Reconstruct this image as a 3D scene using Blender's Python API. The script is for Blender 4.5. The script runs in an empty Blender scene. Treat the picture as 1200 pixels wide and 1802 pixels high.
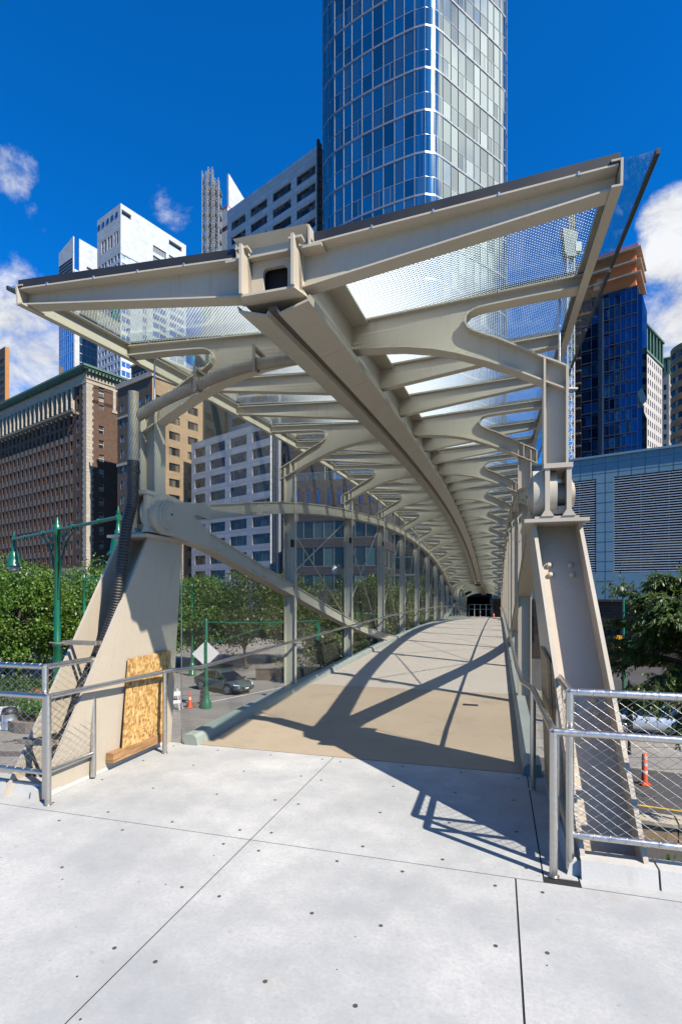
import bpy, math, random
from math import sin, cos, pi, radians, sqrt, atan2
from mathutils import Vector, Matrix
random.seed(7)
ALB = .66
S = bpy.context.scene
COL = S.collection
H_EYE, F_PX, U0, V0 = 1.7, 933.0, 600.0, 1045.0
TH = radians(16.5)

# ------------------------------------------------------------------ helpers
def pw(u, y):
    "world x of picture column u at distance y"
    return (u - U0) / F_PX * y
def pz(v, y):
    return H_EYE + (V0 - v) / F_PX * y
def bw(t, s, z=0.0):
    "bridge frame (across, along) to world"
    return Vector((s*sin(TH) + t*cos(TH), s*cos(TH) - t*sin(TH), z))

class MB:
    def __init__(self): self.v = []; self.f = []; self.m = []; self.sm = []
    def add(self, vs, fs, mat=0, smooth=False):
        n = len(self.v)
        self.v.extend([tuple(p) for p in vs])
        for q in fs:
            self.f.append(tuple(n + i for i in q)); self.m.append(mat); self.sm.append(smooth)
        return self
    def quad(self, a, b, c, d, mat=0): return self.add([a, b, c, d], [(0, 1, 2, 3)], mat)
    def box(self, x0, x1, y0, y1, z0, z1, mat=0):
        if x0 > x1: x0, x1 = x1, x0
        if y0 > y1: y0, y1 = y1, y0
        if z0 > z1: z0, z1 = z1, z0
        return self.add([(x0,y0,z0),(x1,y0,z0),(x1,y1,z0),(x0,y1,z0),(x0,y0,z1),(x1,y0,z1),(x1,y1,z1),(x0,y1,z1)],
                 [(0,3,2,1),(4,5,6,7),(0,1,5,4),(1,2,6,5),(2,3,7,6),(3,0,4,7)], mat)
    def hexa(self, p, mat=0):
        "8 points: bottom 4 then top 4"
        return self.add(p, [(0,3,2,1),(4,5,6,7),(0,1,5,4),(1,2,6,5),(2,3,7,6),(3,0,4,7)], mat)
    def prism(self, pts, axis, a0, a1, mat=0):
        "pts: 2D outline; axis x: (y,z), axis y: (x,z), axis z: (x,y)"
        def P(p, a):
            return (a, p[0], p[1]) if axis == 'x' else ((p[0], a, p[1]) if axis == 'y' else (p[0], p[1], a))
        n = len(pts)
        vs = [P(p, a0) for p in pts] + [P(p, a1) for p in pts]
        fs = [tuple(range(n))[::-1], tuple(range(n, 2*n))] + [(i, (i+1) % n, n + (i+1) % n, n + i) for i in range(n)]
        return self.add(vs, fs, mat)
    def sweep(self, path, side, w, th, mat=0, smooth=False):
        "rectangular bar along path; w along side vector, th across"
        side = Vector(side).normalized(); n = len(path); vs = []; fs = []
        P = [Vector(p) for p in path]
        for i, p in enumerate(P):
            t = (P[min(i+1, n-1)] - P[max(i-1, 0)]).normalized()
            nn = t.cross(side)
            nn = nn.normalized() if nn.length > 1e-6 else Vector((0,0,1))
            for a, b in ((-1,-1),(1,-1),(1,1),(-1,1)):
                vs.append(p + side*(a*w/2) + nn*(b*th/2))
        for i in range(n-1):
            for k in range(4):
                fs.append((4*i+k, 4*i+(k+1) % 4, 4*i+4+(k+1) % 4, 4*i+4+k))
        fs.append((3,2,1,0)); fs.append((4*n-4, 4*n-3, 4*n-2, 4*n-1))
        return self.add(vs, fs, mat, smooth)
    def tube(self, path, r, seg=10, mat=0, caps=True):
        P = [Vector(p) for p in path]; n = len(P); vs = []; fs = []
        rr = r if isinstance(r, (list, tuple)) else [r]*n
        t0 = (P[1]-P[0]).normalized()
        ref = Vector((0,0,1)) if abs(t0.z) < .9 else Vector((1,0,0))
        u = t0.cross(ref).normalized()
        for i, p in enumerate(P):
            t = (P[min(i+1, n-1)] - P[max(i-1, 0)]).normalized()
            u = (u - t*u.dot(t)).normalized(); w = t.cross(u)
            for k in range(seg):
                a = 2*pi*k/seg
                vs.append(p + (u*cos(a) + w*sin(a))*rr[i])
        for i in range(n-1):
            for k in range(seg):
                fs.append((i*seg+k, i*seg+(k+1) % seg, (i+1)*seg+(k+1) % seg, (i+1)*seg+k))
        self.add(vs, fs, mat, True)
        if caps:
            self.add(vs[:seg], [tuple(range(seg))[::-1]], mat); self.add(vs[-seg:], [tuple(range(seg))], mat)
        return self
    def cyl(self, c, r, h, seg=16, mat=0, axis='z', r2=None):
        c = Vector(c); d = {'x': Vector((1,0,0)), 'y': Vector((0,1,0)), 'z': Vector((0,0,1))}[axis]
        return self.tube([c, c + d*h], [r, r if r2 is None else r2], seg, mat)
    def lathe(self, c, prof, seg=16, mat=0):
        "prof: (r, z) bottom to top"
        c = Vector(c)
        vs = [c + Vector((r*cos(2*pi*k/seg), r*sin(2*pi*k/seg), z)) for r, z in prof for k in range(seg)]
        fs = [(i*seg+k, i*seg+(k+1) % seg, (i+1)*seg+(k+1) % seg, (i+1)*seg+k) for i in range(len(prof)-1) for k in range(seg)]
        self.add(vs, fs, mat, True)
        self.add(vs[:seg], [tuple(range(seg))[::-1]], mat); self.add(vs[-seg:], [tuple(range(seg))], mat)
        return self
    def mesh(self, name, mats):
        me = bpy.data.meshes.new(name)
        me.from_pydata(self.v, [], self.f)
        for mt in (mats if isinstance(mats, (list, tuple)) else [mats]): me.materials.append(mt)
        me.polygons.foreach_set('material_index', self.m)
        me.polygons.foreach_set('use_smooth', self.sm)
        me.update()
        return me
    def build(self, name, mats, parent=None, off=(0,0,0)):
        return link(name, self.mesh(name, mats), parent, off)

def link(name, me, parent=None, off=(0,0,0), rotz=0):
    o = bpy.data.objects.new(name, me); COL.objects.link(o)
    if parent is not None:
        o.parent = parent
        o.location = Vector(off) - Vector(parent.get('org', (0,0,0)))
    else: o.location = off
    o.rotation_euler.z = rotz
    return o
def thing(name, label, cat, loc=(0,0,0), rotz=0, group=None, org=(0,0,0)):
    "Empty at a thing's base; children are modelled in its rotated frame shifted by org"
    o = bpy.data.objects.new(name, None); COL.objects.link(o)
    o.empty_display_size = .2
    o.location = loc; o.rotation_euler = (0, 0, rotz)
    o['org'] = org
    return tag(o, label, cat, group)
def tag(o, label=None, cat=None, group=None, kind=None):
    if label: o['label'] = label
    if cat: o['category'] = cat
    if group: o['group'] = group
    if kind: o['kind'] = kind
    return o
def bthing(name, label, cat, t, s, z=0, group=None):
    return thing(name, label, cat, bw(t, s, z), -TH, group, (t, s, z))
def dup(root, loc, rotz=None, label=None, scale=None):
    r = root.copy(); COL.objects.link(r); r.location = loc
    if rotz is not None: r.rotation_euler.z = rotz
    if scale is not None: r.scale = (scale,)*3
    if label: r['label'] = label
    for ch in list(root.children):
        c = ch.copy(); COL.objects.link(c); c.parent = r
        for g in list(ch.children):
            d = g.copy(); COL.objects.link(d); d.parent = c
    return r
def interp(pts, x):
    "monotone-ish cubic through points (catmull)"
    n = len(pts)
    if x <= pts[0][0]: return pts[0][1]
    if x >= pts[-1][0]: return pts[-1][1]
    for i in range(n-1):
        if pts[i][0] <= x <= pts[i+1][0]: break
    x0, y0 = pts[i]; x1, y1 = pts[i+1]
    def sl(j):
        a = pts[max(j-1, 0)]; b = pts[min(j+1, n-1)]
        return (b[1]-a[1])/(b[0]-a[0])
    h = x1-x0; t = (x-x0)/h; m0 = sl(i)*h; m1 = sl(i+1)*h
    return (2*t**3-3*t*t+1)*y0 + (t**3-2*t*t+t)*m0 + (-2*t**3+3*t*t)*y1 + (t**3-t*t)*m1

# ------------------------------------------------------------------ materials
class NT:
    def __init__(self, name):
        self.m = bpy.data.materials.new(name); self.m.use_nodes = True
        self.t = self.m.node_tree; self.n = self.t.nodes; self.b = self.n['Principled BSDF']; self.out = self.n['Material Output']
    def N(self, typ, **kw):
        nd = self.n.new(typ)
        for k, v in kw.items():
            if k.startswith('i_'): nd.inputs[k[2:].replace('_', ' ')].default_value = v
            else: setattr(nd, k, v)
        return nd
    def L(self, a, b): self.t.links.new(a, b)
    def math(self, op, a, b=None, c=None, clamp=False):
        nd = self.n.new('ShaderNodeMath'); nd.operation = op; nd.use_clamp = clamp
        for i, x in enumerate((a, b, c)):
            if x is None: continue
            if isinstance(x, (int, float)): nd.inputs[i].default_value = x
            else: self.L(x, nd.inputs[i])
        return nd.outputs[0]
    def mix(self, fac, a, b, mode='MIX'):
        nd = self.n.new('ShaderNodeMix'); nd.data_type = 'RGBA'; nd.blend_type = mode
        for s, x in ((0, fac), (6, a), (7, b)):
            if isinstance(x, (int, float)): nd.inputs[s].default_value = x
            elif isinstance(x, (tuple, list)): nd.inputs[s].default_value = tuple(x) + ((1,) if len(x) == 3 else ())
            else: self.L(x, nd.inputs[s])
        return nd.outputs[2]
    def coord(self, kind='Object'):
        return self.N('ShaderNodeTexCoord').outputs[kind]
    def noise(self, scale, detail=3, rough=.55, co=None):
        nd = self.N('ShaderNodeTexNoise'); nd.inputs['Scale'].default_value = scale
        nd.inputs['Detail'].default_value = detail; nd.inputs['Roughness'].default_value = rough
        self.L(co if co is not None else self.coord(), nd.inputs['Vector'])
        return nd.outputs['Fac']
    def ramp(self, x, a, b, lo=0., hi=1.):
        nd = self.N('ShaderNodeMapRange'); self.L(x, nd.inputs[0])
        for i, q in enumerate((a, b, lo, hi)): nd.inputs[1+i].default_value = q
        return nd.outputs[0]
    def bump(self, h, dist=.01, strength=.5):
        nd = self.N('ShaderNodeBump'); nd.inputs['Distance'].default_value = dist; nd.inputs['Strength'].default_value = strength
        self.L(h, nd.inputs['Height']); self.L(nd.outputs[0], self.b.inputs['Normal'])
    def base(self, c, k=None):
        "base colour; k trims every diffuse albedo to the camera exposure"
        i = self.b.inputs['Base Color']; k = ALB if k is None else k
        if isinstance(c, (tuple, list)): i.default_value = tuple(x*k for x in c[:3]) + (1,)
        else: self.L(self.mix(1., c, (k, k, k), 'MULTIPLY') if k != 1 else c, i)
        return self
    def set(self, **kw):
        for k, v in kw.items():
            k = {'rough': 'Roughness', 'metal': 'Metallic', 'ior': 'IOR', 'spec': 'Specular IOR Level', 'coat': 'Coat Weight'}[k]
            if isinstance(v, (int, float)): self.b.inputs[k].default_value = v
            else: self.L(v, self.b.inputs[k])
        return self
def sc3(c, k): return tuple(x*k for x in c)
def paint(name, c, rough=.5, var=.12, scale=3., bump=.15, metal=0., speck=True):
    n = NT(name)
    a = n.noise(scale, 4); b = n.noise(scale*30, 2)
    col = n.mix(n.ramp(a, .3, .7), sc3(c, 1-var), sc3(c, 1+var*.5))
    if speck:
        col = n.mix(n.ramp(b, .3, .75, 0, .25), col, sc3(c, .72))
        mp = n.N('ShaderNodeMapping'); n.L(n.coord(), mp.inputs[0]); mp.inputs['Scale'].default_value = (9, 9, .9)
        col = n.mix(n.ramp(n.noise(1.6, 6, .7, mp.outputs[0]), .56, .74, 0, .38), col, (c[0]*.62, c[1]*.55, c[2]*.46))
    n.base(col, 1 if metal > .25 else None).set(rough=n.ramp(a, .3, .7, rough*.85, min(1, rough*1.15)), metal=metal)
    if bump: n.bump(b, .002, bump)
    return n.m
def flat(name, c, rough=.6, metal=0.):
    return paint(name, c, rough, .08, 2., 0, metal, False)

M = {}
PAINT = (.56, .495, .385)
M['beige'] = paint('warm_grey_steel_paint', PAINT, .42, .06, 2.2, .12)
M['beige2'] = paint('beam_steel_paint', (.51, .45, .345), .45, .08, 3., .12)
M['litsteel'] = paint('sunlit_steel_paint', (.58, .50, .39), .42, .07, 1.4, .12)  # same paint as the canopy, sunlit brightness of the pylons put into the colour
M['greenkerb'] = paint('grey_green_painted_steel', (.33, .37, .33), .5, .1, 4, .2)
M['whitekerb'] = paint('white_precast_kerb', (.62, .60, .56), .7, .12, 3, .5)
M['black'] = flat('black_rubber', (.02, .02, .02), .55)
M['dark'] = flat('dark_void', (.01, .01, .012), .8)
M['galv'] = paint('galvanised_steel', (.55, .56, .57), .35, .15, 12, .1, .85)
def steel():
    n = NT('brushed_stainless')
    a = n.noise(40, 3); n.base(n.mix(a, (.46,.43,.39), (.60,.57,.52)), 1).set(rough=n.ramp(a,.3,.7,.28,.42), metal=1.)
    return n.m
M['steel'] = steel()
M['conduit'] = paint('dull_zinc_conduit', (.27,.235,.19), .5, .25, 9, .2)
def concrete_white():
    n = NT('pale_broom_concrete')
    co = n.coord()
    big = n.noise(.75, 6, .68, co); mid = n.noise(3.2, 8, .72, co); fine = n.noise(45, 5, .75, co); vf = n.noise(200, 2, .6, co)
    c = n.mix(n.ramp(big, .32, .68), (.35,.365,.37), (.67,.655,.62))
    c = n.mix(n.ramp(mid, .45, .7, 0, .6), c, (.40,.405,.40))
    c = n.mix(n.ramp(fine, .42, .72, 0, .6), c, (.36,.36,.36))
    c = n.mix(n.ramp(n.noise(22, 3, .6, co), .66, .74, 0, .6), c, (.30,.29,.28))
    st = n.noise(1.7, 7, .7, co)
    c = n.mix(n.ramp(st, .60, .70, 0, .45), c, (.42,.37,.29))
    wisp = n.noise(4.5, 8, .75, co)
    c = n.mix(n.ramp(wisp, .60, .72, 0, .4), c, (.70,.69,.67))
    n.base(c).set(rough=.75, spec=.3)
    n.bump(n.math('ADD', fine, vf), .0025, .5)
    return n.m
M['concrete'] = concrete_white()
def deckconc():
    n = NT('buff_deck_concrete')
    co = n.coord()
    big = n.noise(.8, 5, .6, co); fine = n.noise(60, 3, .6, co)
    c = n.mix(n.ramp(big, .3, .7), (.40,.32,.22), (.48,.395,.28))
    c = n.mix(n.ramp(fine, .35, .8, 0, .45), c, (.33,.28,.21))
    c = n.mix(n.ramp(n.noise(1.9, 8, .75, co), .54, .72, 0, .6), c, (.29,.235,.17))
    # the deck pales beyond the first slab
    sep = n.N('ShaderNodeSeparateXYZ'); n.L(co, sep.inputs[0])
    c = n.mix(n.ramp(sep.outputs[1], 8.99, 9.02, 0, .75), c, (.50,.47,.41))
    n.base(c).set(rough=.8, spec=.3); n.bump(fine, .003, .5)
    return n.m
M['deck'] = deckconc()
def screen_mesh(name, pitch, open_r, axes, col, metal=.6):
    "woven wire or punched metal: real openings over the sheet"
    n = NT(name); co = n.coord(); sep = n.N('ShaderNodeSeparateXYZ'); n.L(co, sep.inputs[0])
    a = n.math('DIVIDE', sep.outputs[axes[0]], pitch); b = n.math('DIVIDE', sep.outputs[axes[1]], pitch*.6)
    d1 = n.math('FRACT', n.math('ADD', a, b)); d2 = n.math('FRACT', n.math('SUBTRACT', a, b))
    e1 = n.math('ABSOLUTE', n.math('SUBTRACT', d1, .5)); e2 = n.math('ABSOLUTE', n.math('SUBTRACT', d2, .5))
    hole = n.math('LESS_THAN', n.math('MAXIMUM', e1, e2), open_r)
    n.base(col).set(rough=.4, metal=metal)
    tr = n.N('ShaderNodeBsdfTransparent'); mx = n.N('ShaderNodeMixShader')
    n.L(hole, mx.inputs[0]); n.L(n.b.outputs[0], mx.inputs[1]); n.L(tr.outputs[0], mx.inputs[2]); n.L(mx.outputs[0], n.out.inputs[0])
    return n.m
M['screen'] = screen_mesh('woven_wire_screen', .036, .43, (1, 2), (.20,.175,.14), .1)
def glass_clear(name, tint=(.85,.93,.9), refl=.06, dust=.04):
    n = NT(name); tr = n.N('ShaderNodeBsdfTransparent'); tr.inputs[0].default_value = tint + (1,)
    gl = n.N('ShaderNodeBsdfGlossy'); gl.inputs['Roughness'].default_value = .02
    df = n.N('ShaderNodeBsdfDiffuse'); df.inputs[0].default_value = (.7,.8,.8,1)
    lw = n.N('ShaderNodeLayerWeight'); lw.inputs[0].default_value = .25
    m1 = n.N('ShaderNodeMixShader'); m2 = n.N('ShaderNodeMixShader')
    n.L(n.math('MULTIPLY_ADD', lw.outputs['Fresnel'], .3, refl*.5), m1.inputs[0])
    m2.inputs[0].default_value = dust
    n.L(tr.outputs[0], m2.inputs[1]); n.L(df.outputs[0], m2.inputs[2])
    n.L(m2.outputs[0], m1.inputs[1]); n.L(gl.outputs[0], m1.inputs[2]); n.L(m1.outputs[0], n.out.inputs[0])
    return n.m
M['glassedge'] = glass_clear('clear_roof_glass_edge', (.85,.95,.93), .03, .01)
M['glassclear'] = glass_clear('clear_roof_glass')
def frit(tc):
    "glass with a ceramic dot frit: solid near the spine, thinning to open dots at the eaves"
    n = NT('fritted_roof_glass'); co = n.coord(); sep = n.N('ShaderNodeSeparateXYZ'); n.L(co, sep.inputs[0])
    dt = n.math('ABSOLUTE', n.math('ADD', sep.outputs[0], 1.5))
    p = .034
    a = n.math('DIVIDE', sep.outputs[0], p); b = n.math('DIVIDE', sep.outputs[1], p)
    fa = n.math('SUBTRACT', n.math('FRACT', n.math('ADD', a, b)), .5); fb = n.math('SUBTRACT', n.math('FRACT', n.math('SUBTRACT', a, b)), .5)
    r = n.math('SQRT', n.math('ADD', n.math('MULTIPLY', fa, fa), n.math('MULTIPLY', fb, fb)))
    # clear holes in the frit grow outwards
    hole = n.math('LESS_THAN', r, n.math('ADD', n.ramp(dt, .45, 1.6, .20, .57), n.math('GREATER_THAN', dt, 2.12)))
    tr = n.N('ShaderNodeBsdfTransparent'); tr.inputs[0].default_value = (.93,.97,.97,1)
    tl = n.N('ShaderNodeBsdfTranslucent'); tl.inputs[0].default_value = (.86,.87,.86,1)
    df = n.N('ShaderNodeBsdfDiffuse'); df.inputs[0].default_value = (.55,.56,.56,1)
    m0 = n.N('ShaderNodeMixShader'); m0.inputs[0].default_value = .25
    n.L(tl.outputs[0], m0.inputs[1]); n.L(df.outputs[0], m0.inputs[2])
    m1 = n.N('ShaderNodeMixShader'); n.L(hole, m1.inputs[0]); n.L(m0.outputs[0], m1.inputs[1]); n.L(tr.outputs[0], m1.inputs[2])
    gl = n.N('ShaderNodeBsdfGlossy'); gl.inputs['Roughness'].default_value = .02
    lw = n.N('ShaderNodeLayerWeight'); lw.inputs[0].default_value = .2
    m2 = n.N('ShaderNodeMixShader'); n.L(n.math('MULTIPLY', lw.outputs['Fresnel'], .5), m2.inputs[0]); n.L(m1.outputs[0], m2.inputs[1]); n.L(gl.outputs[0], m2.inputs[2])
    n.L(m2.outputs[0], n.out.inputs[0])
    return n.m
M['frit'] = frit(0)
def osb():
    n = NT('oriented_strand_board'); co = n.coord()
    mp = n.N('ShaderNodeMapping'); n.L(co, mp.inputs[0]); mp.inputs['Rotation'].default_value = (.3, .9, .2); mp.inputs['Scale'].default_value = (9, 9, 26)
    v = n.N('ShaderNodeTexVoronoi'); v.inputs['Scale'].default_value = 1.6; n.L(mp.outputs[0], v.inputs[0])
    mp2 = n.N('ShaderNodeMapping'); n.L(co, mp2.inputs[0]); mp2.inputs['Rotation'].default_value = (.9, .2, .7); mp2.inputs['Scale'].default_value = (8, 30, 14)
    v2 = n.N('ShaderNodeTexVoronoi'); v2.inputs['Scale'].default_value = 1.8; n.L(mp2.outputs[0], v2.inputs[0])
    s1 = n.N('ShaderNodeSeparateColor'); n.L(v.outputs['Color'], s1.inputs[0]); s2 = n.N('ShaderNodeSeparateColor'); n.L(v2.outputs['Color'], s2.inputs[0])
    c = n.mix(s1.outputs[0], (.36,.17,.04), (.66,.40,.13))
    c = n.mix(n.ramp(s2.outputs[0], .45, .95, 0, .85), c, (.80,.55,.24))
    c = n.mix(n.ramp(s2.outputs[1], .8, .95, 0, .8), c, (.22,.10,.03))
    n.base(c).set(rough=.7); n.bump(s1.outputs[1], .003, .4)
    return n.m
M['osb'] = osb()
def wood(name, c1, c2, axis_scale=(2, 2, 30)):
    n = NT(name); co = n.coord(); mp = n.N('ShaderNodeMapping'); n.L(co, mp.inputs[0]); mp.inputs['Scale'].default_value = axis_scale
    a = n.noise(2.5, 6, .65, mp.outputs[0]); n.base(n.mix(n.ramp(a, .3, .7), c1, c2)).set(rough=.65); n.bump(a, .003, .4)
    return n.m
M['wood'] = wood('rough_sawn_lumber', (.20,.09,.035), (.52,.30,.13), (2, 2, 22))
M['ply'] = wood('plywood', (.42,.25,.11), (.62,.42,.22), (3, 3, 12))
M['greenmetal'] = paint('green_cast_iron', (.01,.13,.06), .28, .1, 5, .15)
SKYT = (.02, .93, 1.95); CLD = 8.6; EXPO = 1.1
# ------------------------------------------------------------------ bridge curves (bridge frame: x across, y along)
TC = -1.5
def deckz(s):
    a = max(0, s-5.27)
    return .0214*a - .000689*a*a
def RZ(s):
    return 4.85 - .0033*(s-17.5)**2 if s <= 42.5 else 3.0 - .0065*(s-48)**2
CH1 = [(4.75,2.52),(8.4,3.16),(12.05,3.56),(15.7,3.82),(19.35,3.93),(23,3.9),(26.65,3.78),(30.3,3.52),(33.95,3.1),(37.6,2.5),(41.25,1.8),(44.9,1.05),(48.55,.2),(52.2,-.5),(55,-.75),(59.5,-.3)]
CH2 = [(4.75,2.52),(8.4,1.74),(12.05,1.0),(15.7,.42),(19.35,.02),(23,-.22),(26.65,-.28),(30.3,-.2),(33.95,.0),(37.6,.3),(41.25,.65),(44.9,1.05),(47,1.75),(49.5,2.2),(52.2,2.2),(55.8,1.6),(59.5,.3)]
def ch1(s): return interp(CH1, s)
def ch2(s): return interp(CH2, s)
def top_ch(s): return max(ch1(s), ch2(s))
PITCH = 3.65
POSTS = [4.75 + PITCH*k for k in range(16)]
bridge = bthing('footbridge', 'long beige steel pedestrian bridge with arched trusses and butterfly glass roof ahead', 'footbridge', TC, 5.27, 0)
BO = (0, 0, 0)
def X(side, dt): return TC + side*dt

M['slot'] = flat('brown_shadow_slot', (.09,.075,.06))
# deck
mb = MB(); s = 5.275; n = 0
while s < 60.5:
    e = min(s + (3.65 if n else 3.72), 60.5); k = 4
    for j in range(k):
        a = s + (e-s)*j/k + (.006 if j == 0 else 0); b = s + (e-s)*(j+1)/k
        mb.hexa([(TC-1.72,a,deckz(a)-.05),(TC+1.72,a,deckz(a)-.05),(TC+1.72,b,deckz(b)-.05),(TC-1.72,b,deckz(b)-.05),
                 (TC-1.72,a,deckz(a)),(TC+1.72,a,deckz(a)),(TC+1.72,b,deckz(b)),(TC-1.72,b,deckz(b))])
    s = e + .006; n += 1
mb.build('deck_slab', M['deck'], bridge, BO)
mb = MB()
path = [(TC, 5.3 + 55.2*i/40, deckz(5.3 + 55.2*i/40) - .17) for i in range(41)]
mb.sweep(path, (1,0,0), 3.4, .22, 0)
for k in range(46):
    ss = 5.6 + k*1.2
    mb.box(TC-1.9, TC+1.9, ss, ss+.1, deckz(ss)-.42, deckz(ss)-.25)
mb.build('deck_soffit', M['beige2'], bridge, BO)
mb = MB(); zz = deckz(8.5)
mb.box(TC+1.0, TC+1.22, 8.0, 8.1, deckz(8.05)+.001, deckz(8.05)+.006)
mb.build('drain_cover', M['black'], bridge, BO)
# kerbs, one each side, chamfered
for sd in (-1, 1):
    mb = MB(); N = 46
    prof = [(1.72,0.),(1.735,.085),(1.765,.115),(1.885,.115),(1.885,-.25),(1.72,-.25)]
    rows = []
    for i in range(N):
        s = 5.22 + (60.4-5.22)*i/(N-1)
        rows.append([(X(sd, d), s, deckz(s)+z) for d, z in prof])
    vs = [p for r in rows for p in r]; m = len(prof)
    fs = [(i*m+k, i*m+(k+1) % m, (i+1)*m+(k+1) % m, (i+1)*m+k) for i in range(N-1) for k in range(m)]
    fs += [tuple(range(m)), tuple((N-1)*m+k for k in range(m))]
    mb.add(vs, fs)
    mb.build('kerb', M['greenkerb'], bridge, BO)
# chords
def cr(fn, a, b, n): return [a + (b-a)*i/n for i in range(n+1)]
for sd in (-1, 1):
    x = X(sd, 1.875)
    for fn, nm in ((ch1, 'truss_chord'), (ch2, 'truss_chord')):
        mb = MB()
        ss = cr(fn, 5.0, 59.5, 110)
        mb.sweep([(x, q, fn(q)) for q in ss], (1,0,0), .15, .17, 0)
        for e in (-1, 1):   # flange lips
            mb.sweep([(x, q, fn(q) + e*.088) for q in ss], (1,0,0), .19, .014, 0)
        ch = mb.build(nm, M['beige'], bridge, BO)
        # bolted splice
        mb = MB(); q0 = 7.0 if fn is ch1 else 7.0
        for r in (-.05, .05):
            for c in (-.24,-.18,-.12,.12,.18,.24):
                q = q0 + c; zc = fn(q) + r
                mb.cyl((X(sd, 1.80) - (0.012 if sd > 0 else 0), q, zc), .012, .012, 8, 0, 'x')
        mb.build('splice_bolt', M['beige'], ch, (0,0,0)); 
    # forked end plate with pin disc
    mb = MB(); zc = 2.52
    arc = [(4.75 + .21*cos(a), zc + .21*sin(a)) for a in [radians(q) for q in range(95, 281, 5)]]
    up = [(5.05, ch1(5.05)+.125), (5.6, ch1(5.6)+.10)][::-1]
    dn = [(5.05, ch2(5.05)-.16), (5.6, ch2(5.6)-.105)]
    fork = [(5.6, ch2(5.6)+.10), (5.3, 2.545), (5.22, 2.56), (5.3, 2.60), (5.6, ch1(5.6)-.10)]
    mb.prism(up + arc + dn + fork, 'x', X(sd, 1.775), X(sd, 1.955))
    fk = mb.build('forked_end_plate', M['beige'], bridge, BO)
    mb = MB()
    for r, h in ((.155, .018), (.12, .032), (.085, .04)):
        mb.cyl((X(sd, 1.775) if sd < 0 else X(sd, 1.775)-h, 4.75, zc), r, h, 32, 0, 'x')
    mb.build('pin_disc', M['beige'], fk, (0,0,0))
    mb = MB(); mb.cyl((X(sd,1.775)+(.04 if sd<0 else -.046), 4.76, zc), .012, .006, 10, 0, 'x'); mb.build('pin_hole', M['dark'], fk, (0,0,0))
# posts
for k, s in enumerate(POSTS):
    R = RZ(s)
    for sd in (-1, 1):
        zb = 2.76 if k == 0 else deckz(s) - .45
        zt = R - .80
        mb = MB()
        if k == 0:
            di, do, w = 1.86, 2.05, .17
            mb.box(X(sd,di), X(sd,di+.018), s-w/2, s+w/2, zb, R-.66)
            mb.box(X(sd,do), X(sd,do-.018), s-w/2, s+w/2, zb, R-.74)
            mb.box(X(sd,di+.018), X(sd,do-.018), s-.008, s+.008, zb, R-.72)
            mb.box(X(sd,di), X(sd,do), s-w/2-.004, s+w/2+.004, zb-.02, zb)
        else:
            di, do = 1.785, 1.975
            tz = top_ch(s)
            # inner flange blade, slimmer between the chords and swelling at the chord crossing
            pts = []
            for z, w in ((zb,.05),(min(ch1(s),ch2(s))-.35,.05),(min(ch1(s),ch2(s))-.25,.085),(min(ch1(s),ch2(s))+.25,.085),(min(ch1(s),ch2(s))+.35,.05),(tz-.3,.05),(tz-.2,.085),(tz+.16,.085),(tz+.26,.05),(R-.66,.05)):
                if pts and z <= pts[-1][0]: continue
                if zb <= z <= R-.6: pts.append((z, w))
            if pts[0][0] > zb: pts.insert(0, (zb, .05))
            out = [(s-w/2*1.3, z) for z, w in pts] + [(s+w/2*1.3, z) for z, w in pts[::-1]]
            mb.prism(out, 'x', X(sd,di), X(sd,di+.014))
            mb.box(X(sd,do), X(sd,do-.016), s-.07, s+.07, zb, R-.74)
            mb.box(X(sd,di+.014), X(sd,do-.016), s-.006, s+.006, zb, tz-.1)
            mb.box(X(sd,di+.014), X(sd,do-.016), s-.006, s+.006, tz+.1, R-.72)
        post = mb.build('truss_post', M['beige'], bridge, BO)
        if 0 < k < 12:
            mb = MB(); zc = ch2(s) if ch2(s) > deckz(s) else deckz(s)+.3
            mb.cyl((X(sd, 1.97) if sd < 0 else X(sd,1.97)-.012, s+.09, zc+.22), .05, .012, 14, 0, 'x')
            mb.cyl((X(sd, 1.97) if sd < 0 else X(sd,1.97)-.012, s-.09, top_ch(s)-.2), .05, .012, 14, 0, 'x')
            mb.build('gusset_disc', M['beige'], post, (0,0,0))
# small junction boxes with a curl of cable on the posts
for k in (1, 2, 3):
    s = POSTS[k]
    for sd in (-1, 1):
        bx = MB(); zt = ch1(s) - .62
        bx.box(X(sd,1.79), X(sd,1.83), s-.13, s-.07, zt-.06, zt+.07)
        bx.build('junction_box', M['dark'] if sd < 0 else M['beige2'], bridge, BO)
        cb = MB()
        cb.tube([(X(sd,1.80), s-.10, zt-.9), (X(sd,1.80), s-.12, zt-.4), (X(sd,1.80), s-.1, zt-.05)], .006, 6)
        cb.tube([(X(sd,1.80), s-.10, zt+.07), (X(sd,1.79), s-.11, zt+.2), (X(sd,1.775), s-.04, zt+.32), (X(sd,1.765), s+.05, zt+.42), (X(sd,1.775), s+.07, zt+.5), (X(sd,1.79), s+.02, zt+.56)], .007, 6)
        cb.build('cable', M['beige'], bridge, BO)
# crossed tie rods
for k in range(1, 10):
    s0, s1 = POSTS[k], POSTS[k+1]
    for sd in (-1, 1):
        lo = lambda q: max(ch2(q), deckz(q) - .1)
        for a, b in (((s0, ch1(s0)-.2), (s1, lo(s1)+.22)), ((s0, lo(s0)+.22), (s1, ch1(s1)-.2))):
            if abs(a[1]-lo(s0)) < .3 and abs(b[1]-lo(s1)) < .3: continue
            mb = MB(); xx = X(sd, 1.975 + (.016 if a[1] > b[1] else 0))
            mb.tube([(xx, a[0]+.08, a[1]), (xx, b[0]-.08, b[1])], .0125, 8)
            mb.build('tie_rod', M['litsteel'], bridge, BO)
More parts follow.
